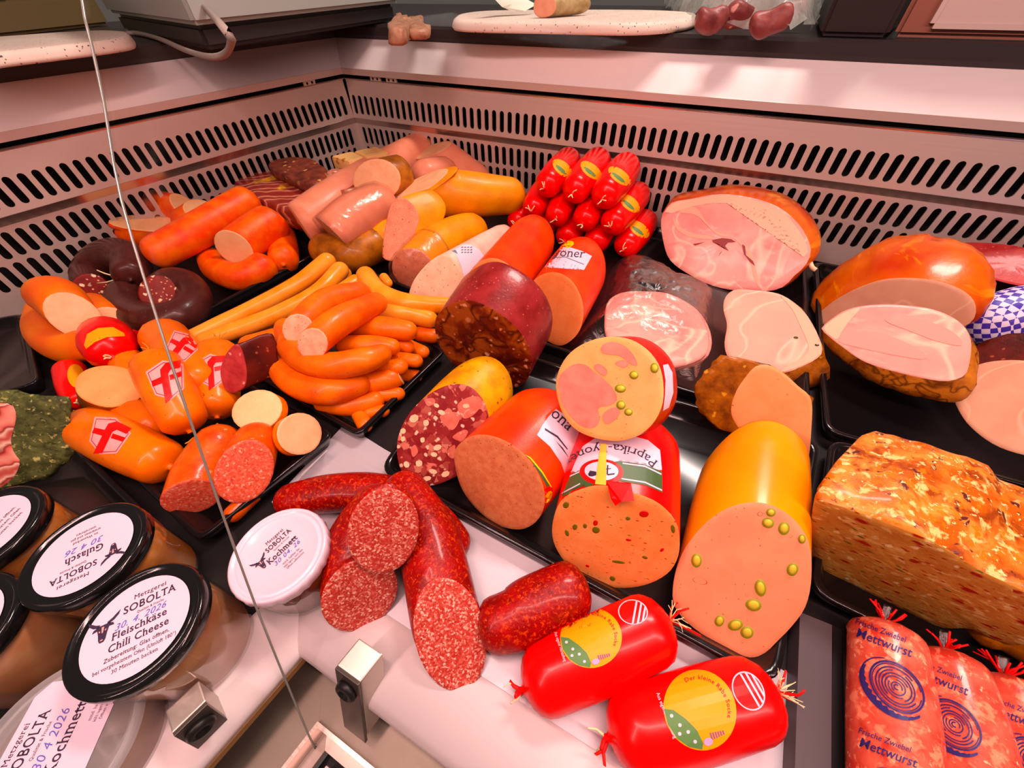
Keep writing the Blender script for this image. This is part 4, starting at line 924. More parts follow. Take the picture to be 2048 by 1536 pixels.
# ================================================================== film bag with ham slices
t = thing('film_bag', 'clear crumpled film bag holding pink ham slices', 'bag', at(1310, 735, FL))
for k, (dx, dy) in enumerate(((0, 0), (3, -3), (-2, -5))):
    slab(t, [(x+dx, y+dy) for x, y in [(1212, 640), (1218, 606), (1245, 588), (1290, 585), (1340, 590), (1390, 618), (1418, 660), (1420, 700), (1400, 722), (1350, 735), (1290, 730), (1240, 705), (1216, 676)]], .012+k*.011, .010, f_ham, 'ham_slice', .0006, seed=k)
def sheet(parent, px, z, m, name, amp, sc_, nx=46, dome=0, seed=0):
    """crumpled film: a fine grid filling an outline, pushed up and down"""
    Q = resamp([at(x, y, z) for x, y in px], 72); c = sum(Q, V((0, 0, 0)))/72; vs, fs = [], []; J = nx//2
    for j in range(J):
        k = 1-j/J
        for p in Q:
            v = c+(p-c)*k; h = dome*(1-k**4) if dome else 0
            nn = noise.noise(v*sc_+V((seed, 0, 0))); n2 = noise.noise(v*sc_*2.3+V((0, seed, 0)))
            vs.append(v+V((0, 0, h+abs(nn)*amp+abs(n2)*amp*.5))+V((n2, nn, 0))*amp*.3)
    vs.append(c+V((0, 0, dome)))
    for j in range(J-1):
        for i in range(72): q = (i+1) % 72; fs.append((j*72+i, j*72+q, (j+1)*72+q, (j+1)*72+i))
    for i in range(72): fs.append(((J-1)*72+i, (J-1)*72+(i+1) % 72, len(vs)-1))
    return mesh(name, vs, fs, m, parent)
sheet(t, [(1140, 690), (1165, 655), (1205, 600), (1220, 545), (1252, 518), (1290, 524), (1335, 545), (1350, 562), (1420, 580), (1426, 640), (1424, 690), (1400, 740), (1385, 765), (1340, 752), (1270, 735), (1210, 712), (1160, 705)], .006, m_shiny, 'film', .007, 55, dome=.044)
# ================================================================== turkey piece and baked loaves
t = thing('turkey_ham', 'pale turkey ham wedge with a brown roasted skin, behind the yellow pistachio sausage', 'ham', at(1560, 915, FL))
lf = loaf(t, [(1511, 733), (1538, 730), (1568, 747), (1596, 772), (1622, 798), (1623, 853), (1615, 925), (1594, 922), (1540, 893), (1492, 871), (1468, 842), (1462, 816), (1473, 781), (1492, 753)], .027, (1458, 806, 0), c_roast, f_turkey, (36, 30), PROF_CYL, floor=FL, crust=.005)
t = thing('baked_loaf', 'large baked meat loaf with a browned cheesy crust at the right', 'loaf', at(1800, 1200, FL))
lf = loaf(t, [(1626, 1012), (1660, 1008), (1710, 1022), (1790, 1052), (1880, 1090), (1960, 1140), (2040, 1178), (2110, 1215), (2110, 1270), (2020, 1290), (1945, 1258), (1880, 1254), (1800, 1216), (1700, 1166), (1630, 1130)], FL, (1895, 985, .0), c_crust, f_loaf, ('edge', (1630, 1128), (1882, 1253), -6), ((0, 1), (.03, 1.02), (.2, 1.05), (.5, 1.06), (.85, 1.02), (.96, .94), (1, .8)), n=90, crust=.006, cs=45, floor=FL, bot=(1880, 1254))
t = thing('baked_loaf', 'dark roasted crust end below the baked loaf at the right edge', 'loaf', at(2020, 1300, FL))
tube(t, [(1990, 1262, 40, FL), (2060, 1270, 56, FL), (2130, 1280, 56, FL)], c_roast, 'round', 'round', None, name='crust', nz=(45, .006))
# ================================================================== the four big sausages in the middle tray and the disc on them
t = thing('chunky_salami', 'yellow-skinned sausage with a chunky red and white cut at the left of the middle tray', 'salami', at(840, 965, FL))
lf = loaf(t, [(794, 905), (798, 868), (818, 828), (852, 793), (890, 772), (924, 768), (952, 782), (972, 812), (978, 850), (968, 895), (942, 935), (908, 955), (874, 969), (845, 971), (820, 962), (802, 940)], FL, (948, 800, 0), c_must, f_chunk, None, PROF_CYL, floor=FL)
m_ck = food('salami chunk', (224, 112, 96), (206, 90, 78), 90, .45, (('n', (240, 150, 130), 120, .58, .66),), .2, 300)
for p in ([(880, 832), (894, 824), (915, 826), (919, 840), (905, 860), (886, 846)], [(915, 811), (933, 796), (956, 793), (965, 806), (947, 830), (926, 836)], [(905, 874), (926, 860), (936, 864), (924, 882)], [(896, 900), (910, 890), (908, 916), (897, 912)], [(822, 898), (830, 890), (836, 904), (826, 914)], [(850, 800), (866, 796), (870, 806), (856, 812)]):
    pdecal(lf.face, [p], m_ck, 'meat_chunk', t, .0006, smooth=True)
for x, y, a, b, r_ in ((828, 837, 10, 8, -30), (806, 862, 6, 6, 10), (883, 825, 8, 5, 20), (875, 895, 9, 6, -20), (868, 909, 7, 5, 10), (866, 943, 9, 5, 15), (854, 957, 9, 5, -10), (891, 948, 9, 6, -25), (838, 927, 6, 6, 0), (813, 929, 7, 6, 60), (873, 811, 6, 4, 30), (852, 846, 5, 6, 0), (845, 880, 4, 5, 0), (824, 952, 5, 4, 0), (932, 812, 6, 4, 0), (806, 878, 4, 5, 0)):
    pdecal(lf.face, [smo([(x-a, y-b*.7), (x+a*.8, y-b), (x+a, y+b*.6), (x-a*.7, y+b)], 10) if not r_ else ell(x, y, a, b, r_, 7)], m_fat, 'fat_cube', t, .0009)
t = thing('lyoner_sausage', 'orange-red lyoner with a coarse brownish cut, second from the left in the middle tray', 'sausage', at(1030, 1058, FL))
lf = loaf(t, [(908, 912), (920, 887), (947, 871), (980, 871), (1017, 885), (1056, 916), (1081, 957), (1090, 998), (1081, 1032), (1059, 1053), (1031, 1059), (989, 1047), (947, 1011), (920, 969)], FL, (1102, 850, 0), c_lyon, f_coarse, None, PROF_CYL, floor=FL)
lb = pdecal(lf.body, [[(1074, 870), (1085, 850), (1098, 832), (1112, 818), (1160, 850), (1152, 900), (1134, 960), (1122, 925), (1100, 893)]], m_label, 'paper_label', t)
pdecal(lf.body, [[(1090, 856), (1116, 872), (1136, 898), (1134, 899), (1114, 875), (1090, 860)], [(1112, 882), (1126, 896), (1138, 916), (1124, 898)]], m_ink, 'label_line', lb, .0008)
ptext(lf.body, 'oña', (1118, 846), (.75, .66), 34, m_ink, 'lettering', lb, ey=(.66, -.75))
bd = pdecal(lf.body, [[(1047, 908), (1058, 912), (1082, 940), (1104, 975), (1100, 990), (1090, 966), (1070, 934)]], m_green, 'printed_band', t)
pdecal(lf.body, [[(1050, 909), (1062, 915), (1086, 944), (1104, 974), (1102, 975), (1084, 946), (1061, 918)]], m_yell, 'printed_line', bd, .0008)
pdecal(lf.body, [ell(1096, 984, 13, 8, -60)], m_red, 'printed_ring', t, .0006); pdecal(lf.body, [ell(1097, 994, 13, 6, -66)], m_yell, 'printed_seal', t, .0007)
t = thing('paprika_sausage', 'red-cased paprika lyoner with white and green label, cut flecked with pepper', 'sausage', at(1240, 1176, FL))
lf = loaf(t, [(1104, 1062), (1112, 1020), (1130, 994), (1165, 977), (1207, 970), (1260, 983), (1312, 1003), (1346, 1034), (1358, 1066), (1357, 1110), (1337, 1145), (1296, 1168), (1245, 1176), (1192, 1168), (1142, 1137), (1113, 1098)], FL, (1248, 905, 0), c_red, f_paprika, None, PROF_CYL, floor=FL)
lb = pdecal(lf.body, [[(1150, 925), (1166, 892), (1200, 870), (1250, 868), (1296, 880), (1320, 900), (1324, 940), (1290, 926), (1240, 919), (1190, 925), (1142, 945)]], m_label, 'paper_label', t)
gb = pdecal(lf.body, [[(1142, 948), (1190, 928), (1240, 922), (1290, 929), (1324, 943), (1325, 985), (1290, 970), (1240, 962), (1190, 968), (1122, 994)]], m_green, 'printed_band', t, .0006)
pdecal(lf.body, [[(1245, 925), (1290, 931), (1323, 947), (1323, 950), (1290, 934), (1245, 927.5)], [(1243, 956), (1290, 963), (1324, 979), (1324, 982), (1290, 966), (1243, 958.5)], [(1140, 951), (1164, 940), (1164, 942.5), (1139, 954)], [(1124, 985), (1160, 966), (1160, 968.5), (1123, 988)]], m_label, 'printed_line', gb, .0008)
ptext(lf.body, 'Paprika-Lyoner', (1222, 888), (-1, -.02), 24, m_ink, 'lettering', lb, ey=(.0, 1), bend=-150, width=205)
rg = pdecal(lf.body, [ell(1203, 944, 44, 26, 2)], m_red, 'printed_ring', t, .0009)
sl = pdecal(lf.body, [ell(1203, 942, 34, 19, 2)], m_label, 'printed_seal', rg, .0012)
pdecal(lf.body, [[(1176, 948), (1180, 941), (1192, 943), (1194, 950), (1184, 953), (1178, 952), (1186, 950), (1190, 947), (1182, 944)], [(1214, 930), (1217, 930), (1216, 950), (1213, 949)], [(1206, 938), (1222, 936), (1222, 938), (1206, 940)], [(1214, 948), (1230, 946), (1229, 949), (1215, 951)]], m_ink, 'seal_mark', sl, .0014)
ptext(lf.body, 'Aus eigener Herstellung', (1203, 970), (-1, 0), 9, m_label, 'lettering', rg, .0014, ey=(0, 1), width=120, bend=-42)
strp = pdecal(lf.body, [[(1201, 888), (1213, 887), (1212, 970), (1190, 968)]], food('torn casing strip', (252, 184, 90), (246, 170, 80), 40, .4, (), .05), 'torn_strip', t, .0018)
mp_ = pix_map(world_bvh(lf.body), .003); fl = [mp_(x, y) for x, y in ((1214, 962), (1262, 966))]+[onplane(x, y, lf.K+lf.N*.006, lf.N) for x, y in ((1268, 1000), (1243, 1001), (1231, 1010), (1222, 996))]
mesh('torn_flap', fl+[p+lf.N*.0012 for p in fl], [(0, 1, 2, 3, 4, 5), (11, 10, 9, 8, 7, 6)]+[(i, (i+1) % 6, 6+(i+1) % 6, 6+i) for i in range(6)], c_red, t, False)
m_pep = plain('red pepper fleck', (206, 20, 8), .35); m_olv = plain('green pepper fleck', (112, 92, 20), .4)
for cx, cy, rx, ry, a, mm in ((1288, 1028, 10, 7, 0, m_pep), (1191, 1046, 5, 6, 20, m_pep), (1192, 1060, 8, 7, 10, m_olv), (1256, 1037, 5, 4, 0, m_olv), (1150, 1054, 5, 6, 20, m_olv), (1132, 1010, 6, 7, 40, m_olv), (1134, 1066, 4, 7, -20, m_olv), (1257, 1080, 6, 2.5, 10, m_pep), (1290, 1115, 6, 3, 20, m_olv), (1225, 1157, 6, 5, 30, m_olv), (1237, 1124, 14, 3, 8, m_olv), (1324, 1100, 5, 3, -40, m_pep), (1170, 1052, 4, 5, 0, m_olv), (1175, 1132, 4, 2.5, 20, m_pep), (1346, 1058, 4, 9, -10, m_olv)):
    nugget(lf.face, cx, cy, rx, ry, a, mm, 'pepper_fleck', t, .0006)
m_pist = plain('pistachio', (206, 170, 70), .4); m_pisto = plain('pistachio skin', (142, 128, 42), .45); m_hole = plain('air hole', (180, 76, 50), .6)
def pistachio(face, t, cx, cy, rx, ry, a):
    n_ = nugget(face, cx, cy, rx, ry, a, m_pisto, 'pistachio', t, .0008); nugget(face, cx, cy, rx*.72, ry*.72, a, m_pist, 'kernel', n_, .0022)
t = thing('pistachio_sausage', 'bright yellow cased mortadella with pistachios in its big pink cut', 'sausage', at(1490, 1315, FL))
lf = loaf(t, [(1345, 1192), (1352, 1140), (1374, 1090), (1418, 1040), (1468, 1011), (1522, 1005), (1570, 1024), (1604, 1058), (1621, 1100), (1622, 1165), (1610, 1215), (1584, 1252), (1555, 1282), (1525, 1310), (1490, 1318), (1455, 1302), (1418, 1278), (1380, 1250), (1354, 1222)], FL, (1508, 945, 0), c_gold, f_mort, None, PROF_CYL, floor=FL)
for q in ((1542, 1025, 10, 9, 0), (1536, 1046, 13, 11, 10), (1568, 1057, 12, 14, 10), (1604, 1078, 8, 10, 0), (1393, 1121, 11, 15, 0), (1585, 1139, 12, 14, 20), (1521, 1176, 12, 18, -10), (1507, 1210, 17, 13, 10), (1439, 1242, 10, 12, 20), (1471, 1250, 16, 12, -15), (1494, 1265, 14, 13, 20)): pistachio(lf.face, t, *q)
for q in ((1520, 1028, 6, 5, 0), (1581, 1072, 4, 4, 0), (1400, 1162, 17, 7, 15), (1494, 1190, 4, 3, 20), (1516, 1200, 5, 2, 40), (1500, 1222, 6, 2, 10)): nugget(lf.face, *q, m_hole, 'air_hole', t, -.0004)
t = thing('ham_sausage', 'thick round slice of ham sausage with pistachios lying on top of the middle tray', 'sausage', at(1240, 880, .06))
lf = loaf(t, [(1112, 775), (1118, 740), (1138, 708), (1170, 686), (1212, 674), (1255, 677), (1292, 697), (1318, 730), (1327, 770), (1324, 812), (1305, 848), (1275, 872), (1235, 882), (1190, 876), (1150, 858), (1124, 824)], .123, (1246, 770, -.012), food('ham sausage casing', (206, 40, 20), (180, 24, 12), 20, .3, (), .05, coat=.3), f_hammort, (-22, 42), PROF_FLAT, floor=.02)
m_hc = food('ham chunk', (246, 128, 112), (238, 112, 100), 60, .45, (), .1, 300)
pdecal(lf.face, [[(1117, 760), (1130, 740), (1150, 728), (1172, 730), (1190, 745), (1212, 762), (1228, 780), (1234, 800), (1215, 812), (1196, 815), (1200, 840), (1185, 856), (1160, 850), (1135, 825), (1122, 800)], [(1205, 690), (1225, 684), (1250, 692), (1268, 712), (1275, 730), (1262, 728), (1240, 712), (1205, 706)], [(1230, 726), (1245, 720), (1258, 728), (1246, 735)], [(1188, 735), (1198, 728), (1214, 740), (1208, 752)], [(1205, 830), (1225, 815), (1240, 822), (1232, 838), (1212, 848)]], m_hc, 'ham_chunk', t, .0005, smooth=True)
for q in ((1268, 750, 10, 9, 0), (1241, 777, 12, 9, 0), (1309, 736, 9, 11, 0), (1242, 810, 10, 10, 0), (1257, 824, 9, 8, 0)): pistachio(lf.face, t, *q)
lbl = pdecal(lf.body, [[(1326, 730), (1336, 728), (1345, 745), (1347, 785), (1338, 815), (1326, 822), (1330, 790), (1331, 760)]], m_label, 'paper_label', t)
# ================================================================== salamis at the front
g = 'coarse salamis at the front'
S('salami', 'curved whole salami lying behind the others towards the white lid', 'salami', [(585, 1000, 34, 0), (650, 988, 38, 0), (740, 985, 40, 0), (820, 1008, 40, 0), (872, 1050, 40, 0), (905, 1085, 36, 0)], c_salami, 'round', 'round', None, g)
S('salami', 'salami with its cut face lowest left, beside the white lid', 'salami', [(752, 1020, 52, .025), (716, 1085, 60, .012), (716, 1150, 68, .003), (722, 1190, 72, .001)], c_salami, 'round', (.75, .65, -.05), f_salami, g, seg=30)
S('salami', 'curved salami with a long oval cut pointing at the front rail', 'salami', [(812, 985, 44, .02), (852, 1060, 56, .012), (872, 1140, 64, .006), (890, 1225, 68, .004), (902, 1268, 68, .004)], c_salami, 'round', (.6, .55, .35), f_salami, g, seg=30)
S('salami', 'salami topping the salami pile with a big round speckled cut', 'salami', [(772, 1010, 56, .075), (770, 1035, 64, .072), (769, 1064, 68, .068)], c_salami, 'round', (.6, .75, 0), f_salami, g, seg=30, rk=.6)
S('salami', 'salami piece right of the pile with its brown end by the red chub', 'salami', [(988, 1250, 52, 0), (1030, 1238, 56, 0), (1060, 1218, 58, 0), (1118, 1190, 57, 0), (1142, 1178, 54, 0)], c_salami, 'round', 'round', None, g, seg=28, rk=.6)
# ================================================================== two large red chubs with labels
g = 'large red chubs at the front'
def bigchub(label, ctl, ov, cr, seed, arc, side):
    tb = S('red_chub', label, 'sausage', ctl, c_red, 'tie', 'tie', None, g, seg=32, rk=.75, wr=.03)
    tassel(tb.t, tb.P[-1]+tb.T[-1]*tb.R[-1]*.8, tb.T[-1]+V((0, 0, .7)), m_string, 16, .015, .0004, 'string_end', seed)
    tassel(tb.t, tb.P[-1]+tb.T[-1]*tb.R[-1]*.8, tb.T[-1]*1.2, m_redstring, 3, .022, .0011, 'red_tie', seed+1)
    tassel(tb.t, tb.P[0]-tb.T[0]*tb.R[0]*.8, -tb.T[0]+V((0, 0, .1)), m_redstring, 3, .014, .0016, 'red_tie', seed+2)
    tassel(tb.t, tb.P[0]-tb.T[0]*tb.R[0]*.8, -tb.T[0]-V((0, 0, .2)), m_string, 2, .014, .0010, 'string_end', seed+3)
    cx, cy, rx, ry, a = ov
    o = pdecal(tb.body, [ell(cx, cy, rx, ry, a, 40)], m_oval, 'oval_label', tb.t, .0004)
    ca, sa = math.cos(math.radians(a)), math.sin(math.radians(a))
    def T(pts): return [(cx+x*rx*ca-y*ry*sa, cy+x*rx*sa+y*ry*ca) for x, y in pts]
    pdecal(tb.body, [T([(-.94, -.3), (-.7, -.2), (-.45, .1), (-.25, .45), (-.2, .8), (-.28, .94), (-.6, .78), (-.84, .5), (-.97, .1)])], m_grass, 'printed_meadow', o, .0007)
    pdecal(tb.body, [T(ell(x, y, .05, .05, 0, 8)) for x, y in ((-.8, -.08), (-.66, .2), (-.5, .42), (-.74, .4), (-.4, .7))], m_label, 'printed_flowers', o, .0009)
    pdecal(tb.body, [T(ell(-.05, .80, .13, .10, 0, 14))], plain('printed lilac', (200, 150, 190), .5), 'printed_oval', o, .0009)
    pdecal(tb.body, [T([(.06+k*.07, .66-.05*(1-k*.16)), (.095+k*.07, .66-.05*(1-k*.16)), (.095+k*.07, .74+.05*(1-k*.16)), (.06+k*.07, .74+.05*(1-k*.16))]) for k in range(6)], plain('printed violet', (150, 70, 140), .5), 'printed_stripes', o, .0009)
    # ring of lettering along the upper right edge of the oval
    bm = text_bm('Der kleine Rabe Socke', 0, .006, 1.12); xs = [v.co.x for v in bm.verts]; L = max(xs)-min(xs)
    a0, a1 = arc
    for v in bm.verts: v.co = V(((v.co.x-min(xs))/L, v.co.y, 0))
    subdivide(bm, .03); mp = pix_map(world_bvh(tb.body), .0008)
    def f(x, y):
        q = math.radians(a0+(a1-a0)*x); k = .76+y*.155
        return mp(cx+math.cos(q)*k*rx*ca-math.sin(q)*k*ry*sa, cy+math.cos(q)*k*rx*sa+math.sin(q)*k*ry*ca)
    emit(bm, f, 'lettering', m_dred, o)
    x, y, rx2, ry2, a2 = cr
    r = pdecal(tb.body, [ell(x, y, rx2, ry2, a2, 32)], m_label, 'round_crest', tb.t, .0004)
    pdecal(tb.body, [ell(x, y, rx2*.92, ry2*.92, a2, 32)], m_red, 'crest_field', r, .0007)
    c2, s2 = math.cos(math.radians(a2)), math.sin(math.radians(a2))
    def T2(pts): return [(x+u*rx2*c2-v*ry2*s2, y+u*rx2*s2+v*ry2*c2) for u, v in pts]
    st = []
    for k in (.05, .38, .68):
        h = math.sqrt(max(.01, .85-k*k)); st.append(T2([(k, -h), (k+.13, -h*.95), (k+.13, h*.95), (k, h)]))
    pdecal(tb.body, st, m_label, 'crest_stripes', r, .0009)
    (sx, sy), dr, hh, ww = side
    ptext(tb.body, 'Aus eigener Herstellung', (sx, sy), dr, hh, m_label, 'lettering', tb.t, .0006, width=ww)
    return tb
bigchub('large red chub next to the salami piece, the farther of the front pair', [(1092, 1358, 64, 0), (1195, 1308, 69, 0), (1294, 1262, 66, 0)], (1182, 1276, 62, 60, -15), (1266, 1224, 30, 25, 10), 20, (-100, 35), ((1118, 1294), (.32, .95), 9, 62))
bigchub('large red chub at the bottom, the nearer of the front pair', [(1270, 1462, 71, 0), (1387, 1430, 76, 0), (1499, 1398, 72, 0)], (1400, 1420, 72, 82, -18), (1497, 1382, 30, 42, -30), 30, (-100, 30), ((1330, 1432), (.36, .93), 10, 98))
# ================================================================== printed onion sausages
c_mett = food('onion sausage skin', (226, 98, 82), (204, 60, 50), 50, .32, (('n', (246, 130, 104), 110, .52, .62), ('n', (252, 170, 140), 150, .62, .70), ('n', (180, 26, 24), 40, .60, .72)), .2, 240, coat=.4)
g = 'printed onion sausages'
def mett(label, ctl, prints, seed):
    tb = S('onion_sausage', label, 'sausage', ctl, c_mett, 'tie', 'round', None, g, seg=32, rk=.45, wr=.03)
    P = tb.P[0]-tb.T[0]*tb.R[0]*.5
    tassel(tb.t, P, -tb.T[0]+V((0, 0, .4)), m_redstring, 9, .017, .0009, 'red_tie', seed)
    q = wire('clear_tail', [P, P-tb.T[0]*.008+V((0, 0, .003)), P-tb.T[0]*.015+V((0, 0, .006))], .003, m_shiny, tb.t)
    for (x, y, ex, ey, sc_) in prints:
        def T(u, v): return (x+(ex[0]*u+ey[0]*v)*sc_, y+(ex[1]*u+ey[1]*v)*sc_)
        ptext(tb.body, 'Frische Zwiebel', T(-.78, .52), ex, .17*sc_, m_blue, 'lettering', tb.t, .0007, .35, .003, ey, align='LEFT')
        ptext(tb.body, 'Mettwurst', T(-.78, .26), ex, .28*sc_, m_blue, 'lettering', tb.t, .0007, .35, .006, ey, align='LEFT')
        ringp = []
        for k, (r0, w, a0, a1) in enumerate(((.60, .022, 0, 360), (.55, .012, 10, 350), (.47, .016, 40, 330), (.40, .014, 100, 420), (.33, .016, -60, 230), (.26, .014, 20, 300), (.19, .014, 150, 450), (.12, .014, -20, 240), (.06, .016, 60, 300))):
            n = max(8, int((a1-a0)/9)); al = [math.radians(a0+(a1-a0)*i/n) for i in range(n+1)]
            for i in range(n):
                ringp.append([T(r*math.cos(b)*.95+.06, r*math.sin(b)*.80-.46) for r, b in ((r0-w, al[i]), (r0+w, al[i]), (r0+w, al[i+1]), (r0-w, al[i+1]))])
        n = 26; al = [math.radians(150+170*i/n) for i in range(n+1)]
        for i in range(n):
            f_ = lambda b, k: T((.60+k)*math.cos(b)*.95+.06-k*.5, (.60+k*.7)*math.sin(b)*.80-.46-k*.45)
            w1 = .05+.09*math.sin(math.pi*i/n)*(1 if i % 2 else .55); w2 = .05+.09*math.sin(math.pi*(i+1)/n)*(.55 if i % 2 else 1)
            ringp.append([f_(al[i], .16), f_(al[i+1], .16), f_(al[i+1], .16-w2), f_(al[i], .16-w1)])
        n = 20; al = [math.radians(100+115*i/n) for i in range(n+1)]
        for i in range(n): ringp.append([T(r*math.cos(b)*.98-.06, r*math.sin(b)*.84-.52) for r, b in ((.66, al[i]), (.685, al[i]), (.685, al[i+1]), (.66, al[i+1]))])
        pdecal(tb.body, ringp, m_blue, 'onion_print', tb.t, .0007, 9)
    return tb
mett('leftmost printed onion sausage, whole print in view', [(1772, 1278, 60, FL), (1780, 1380, 67, FL), (1786, 1480, 72, FL), (1794, 1640, 80, FL)], [(1786, 1326, (.95, .36), (-.05, -1), 100), (1795, 1548, (.95, .36), (-.05, -1), 104)], 41)
mett('second printed onion sausage from the left, its print rotated half out of view', [(1896, 1334, 58, FL), (1920, 1430, 66, FL), (1938, 1530, 72, FL), (1962, 1700, 80, FL)], [(1900, 1402, (.95, .36), (-.08, -1), 98)], 42)
mett('third printed onion sausage, cut off by the right edge of the view', [(2018, 1385, 54, FL), (2050, 1480, 64, FL), (2078, 1580, 72, FL), (2108, 1720, 80, FL)], [(2060, 1478, (.95, .36), (-.08, -1), 96)], 43)
# ================================================================== jars and tub
m_lid = plain('black lid', (.006, .006, .006), .16, raw=True, coat=.6); m_wlid = plain('white lid', (232, 184, 198), .28, coat=.4)
m_jar = glass('jar glass', (.97, .97, .94), .03, .35)
m_fillb = food('jar filling brown', (196, 120, 70), (170, 84, 44), 30, .35, (((220, 150, 100), 60, .2, .2),), .1)
m_fillp = food('jar filling pinkish', (206, 136, 100), (186, 106, 76), 25, .4, (), .1); m_fillr = food('jar filling red', (120, 54, 34), (90, 30, 20), 40, .4, (), .1)
BULL = [[(-.5, .52), (-.46, .36), (-.32, .22), (-.16, .16), (-.1, .24), (-.26, .32), (-.38, .42)], [(.5, .52), (.46, .36), (.32, .22), (.16, .16), (.1, .24), (.26, .32), (.38, .42)],
        [(-.16, .2), (.16, .2), (.30, .14), (.34, .04), (.18, .06), (.14, -.12), (.11, -.34), (.06, -.44), (-.06, -.44), (-.11, -.34), (-.14, -.12), (-.18, .06), (-.34, .04), (-.30, .14)]]
EYES = [[(-.12, .02), (-.06, -.02), (-.10, -.06)], [(.12, .02), (.06, -.02), (.10, -.06)], [(-.06, -.36), (0, -.33), (.06, -.36), (0, -.39)], [(-.04, .12), (.04, .12), (.02, -.1), (-.02, -.1)]]
def lid_map(c, exd):
    ex = V((exd.x, exd.y, 0)).normalized(); ey = V((-ex.y, ex.x, 0))
    return lambda e: (lambda x, y: c+ex*x+ey*y+V((0, 0, e)))
def line(parent, mp, s, x, y, h, m, width=None, shear=0, off=0, align='CENTER', nm='lettering', eps=.0005, serif=False):
    bm = text_bm(s, shear, off, 1.08, align, 3)
    if m is m_ink: add_serifs(bm)
    xs = [v.co.x for v in bm.verts]; k = width/(max(xs)-min(xs)) if width else h
    for v in bm.verts: v.co = V((x+v.co.x*k, y+v.co.y*h, 0))
    return emit(bm, mp(eps), nm, m, parent)
def jar(label, ctr, dia, z, exp, lidm, fill, kind, hb, group):
    """screw-lid glass: ctr = lid centre in the photo, dia (m), z lid top, exp = two photo points along the print's baseline"""
    c = at(ctr[0], ctr[1], z); r = dia/2
    t = thing('jar', label, 'jar', (c.x, c.y, 0), group)
    lh = .012; sc_ = (1, 4, .012, 24) if lidm is m_wlid else None
    lid = lathe('lid', [(r*.96, -lh), (r, -lh+.0015), (r*1.0, -.004), (r*.985, -.001), (r*.95, .0004), (r*.91, .0), (r*.885, -.0016), (r*.84, -.0016), (r*.81, -.0006), (r*.79, -.0012), (r*.30, -.0012), (r*.05, -.0012)], c, lidm, t, 64, scallop=(0, 2, .014, 26) if sc_ else None)
    zb = -c.z+.002
    body = lathe('glass_body', [(r*.93, -lh*.6), (r*.93, -lh-.002), (r*.97, -lh-.008), (r*.95, -lh-.02), (r*.90, zb+.012), (r*.86, zb+.003), (r*.7, zb), (r*.1, zb)], c, m_jar, t, 48)
    fl = lathe('filling', [(r*.1, -lh-.004), (r*.88, -lh-.004), (r*.93, -lh-.009), (r*.91, -lh-.02), (r*.86, zb+.013), (r*.82, zb+.006), (r*.1, zb+.005)], c, fill, t, 48)
    mp = lid_map(c+V((0, 0, -.0010)), at(exp[1][0], exp[1][1], z)-at(exp[0][0], exp[0][1], z)); R_ = r*.77
    if lidm is m_lid:
        lb = emit(polys_bm([ell(0, 0, R_, R_, 0, 56)]), mp(.0002), 'paper_label', m_label, lid)
    else: lb = lid
    return t, c, r, mp, lb
def bull(mp, lb, x, y, s, rot=0):
    a = math.radians(rot); T = lambda P: [[(x+(u*math.cos(a)-v*math.sin(a))*s, y+(u*math.sin(a)+v*math.cos(a))*s) for u, v in p] for p in P]
    b = emit(polys_bm(T(BULL)), mp(.0005), 'bull_head', m_ink, lb); emit(polys_bm(T(EYES)), mp(.0008), 'bull_face', m_labelpink, b)
g = 'glass jars with screw lids'
t, c, r, mp, lb = jar('front jar with black lid, white label and tan filling', (272, 1250), .090, .094, ((215, 1300), (345, 1235)), m_lid, m_fillp, 'a', .1, g)
u = r*.77
def print_label(mp, lb, u, lines, bx=-.55, by=.25, bs=.5, rot=0):
    bull(mp, lb, u*bx, u*by, u*bs, rot)
    for s, x, y, h, w_, m, sh, of in lines: line(lb, mp, s, u*x, u*y, u*h, m, u*w_ if w_ else None, sh, of)
print_label(mp, lb, u, [('Metzgerei', .22, .62, .15, .62, m_ink, 0, 0), ('SOBOLTA', .22, .38, .24, 1.0, m_ink, 0, .012), ('Qualität & Frische', .24, .27, .08, .5, m_ink, 0, 0), ('30. 4. 2026', .06, .10, .20, .95, m_pen, .3, 0),
      ('Fleischkäse', .06, -.08, .22, 1.0, m_ink, 0, .012), ('Chili Cheese', .06, -.31, .22, 1.08, m_ink, 0, .012), ('Zubereitung: Glas öffnen,', .04, -.48, .12, 1.15, m_ink, 0, .004), ('bei vorgeheiztem Ofen (Umluft 180°)', .02, -.62, .11, 1.45, m_ink, 0, 0), ('30 Minuten backen', .02, -.76, .11, .8, m_ink, 0, 0)], -.62, .25, .58)
t, c, r, mp, lb = jar('second jar with black lid, label turned upside down to the viewer', (168, 1103), .089, .095, ((245, 1080), (120, 1140)), m_lid, m_fillb, 'b', .1, g)
print_label(mp, lb, u, [('Metzgerei', .18, .62, .13, .6, m_ink, 0, 0), ('SOBOLTA', .18, .38, .22, .9, m_ink, 0, .012), ('Qualität & Frische', .2, .27, .08, .5, m_ink, 0, 0), ('Gulasch', .0, -.02, .27, .75, m_ink, 0, .012), ('30 4 26', .0, -.25, .22, .75, m_pen, .3, 0), ('im Wasserbad', .0, -.42, .10, .5, m_ink, 0, 0), ('erwärmen und gut', .0, -.53, .10, .6, m_ink, 0, 0), ('umrühren', .0, -.64, .10, .4, m_ink, 0, 0)], -.58, .38, .5)
t, c, r, mp, lb = jar('third jar with black lid, cut by the left edge of the view', (-42, 1062), .089, .095, ((-50, 1110), (50, 1010)), m_lid, m_fillb, 'c', .1, g)
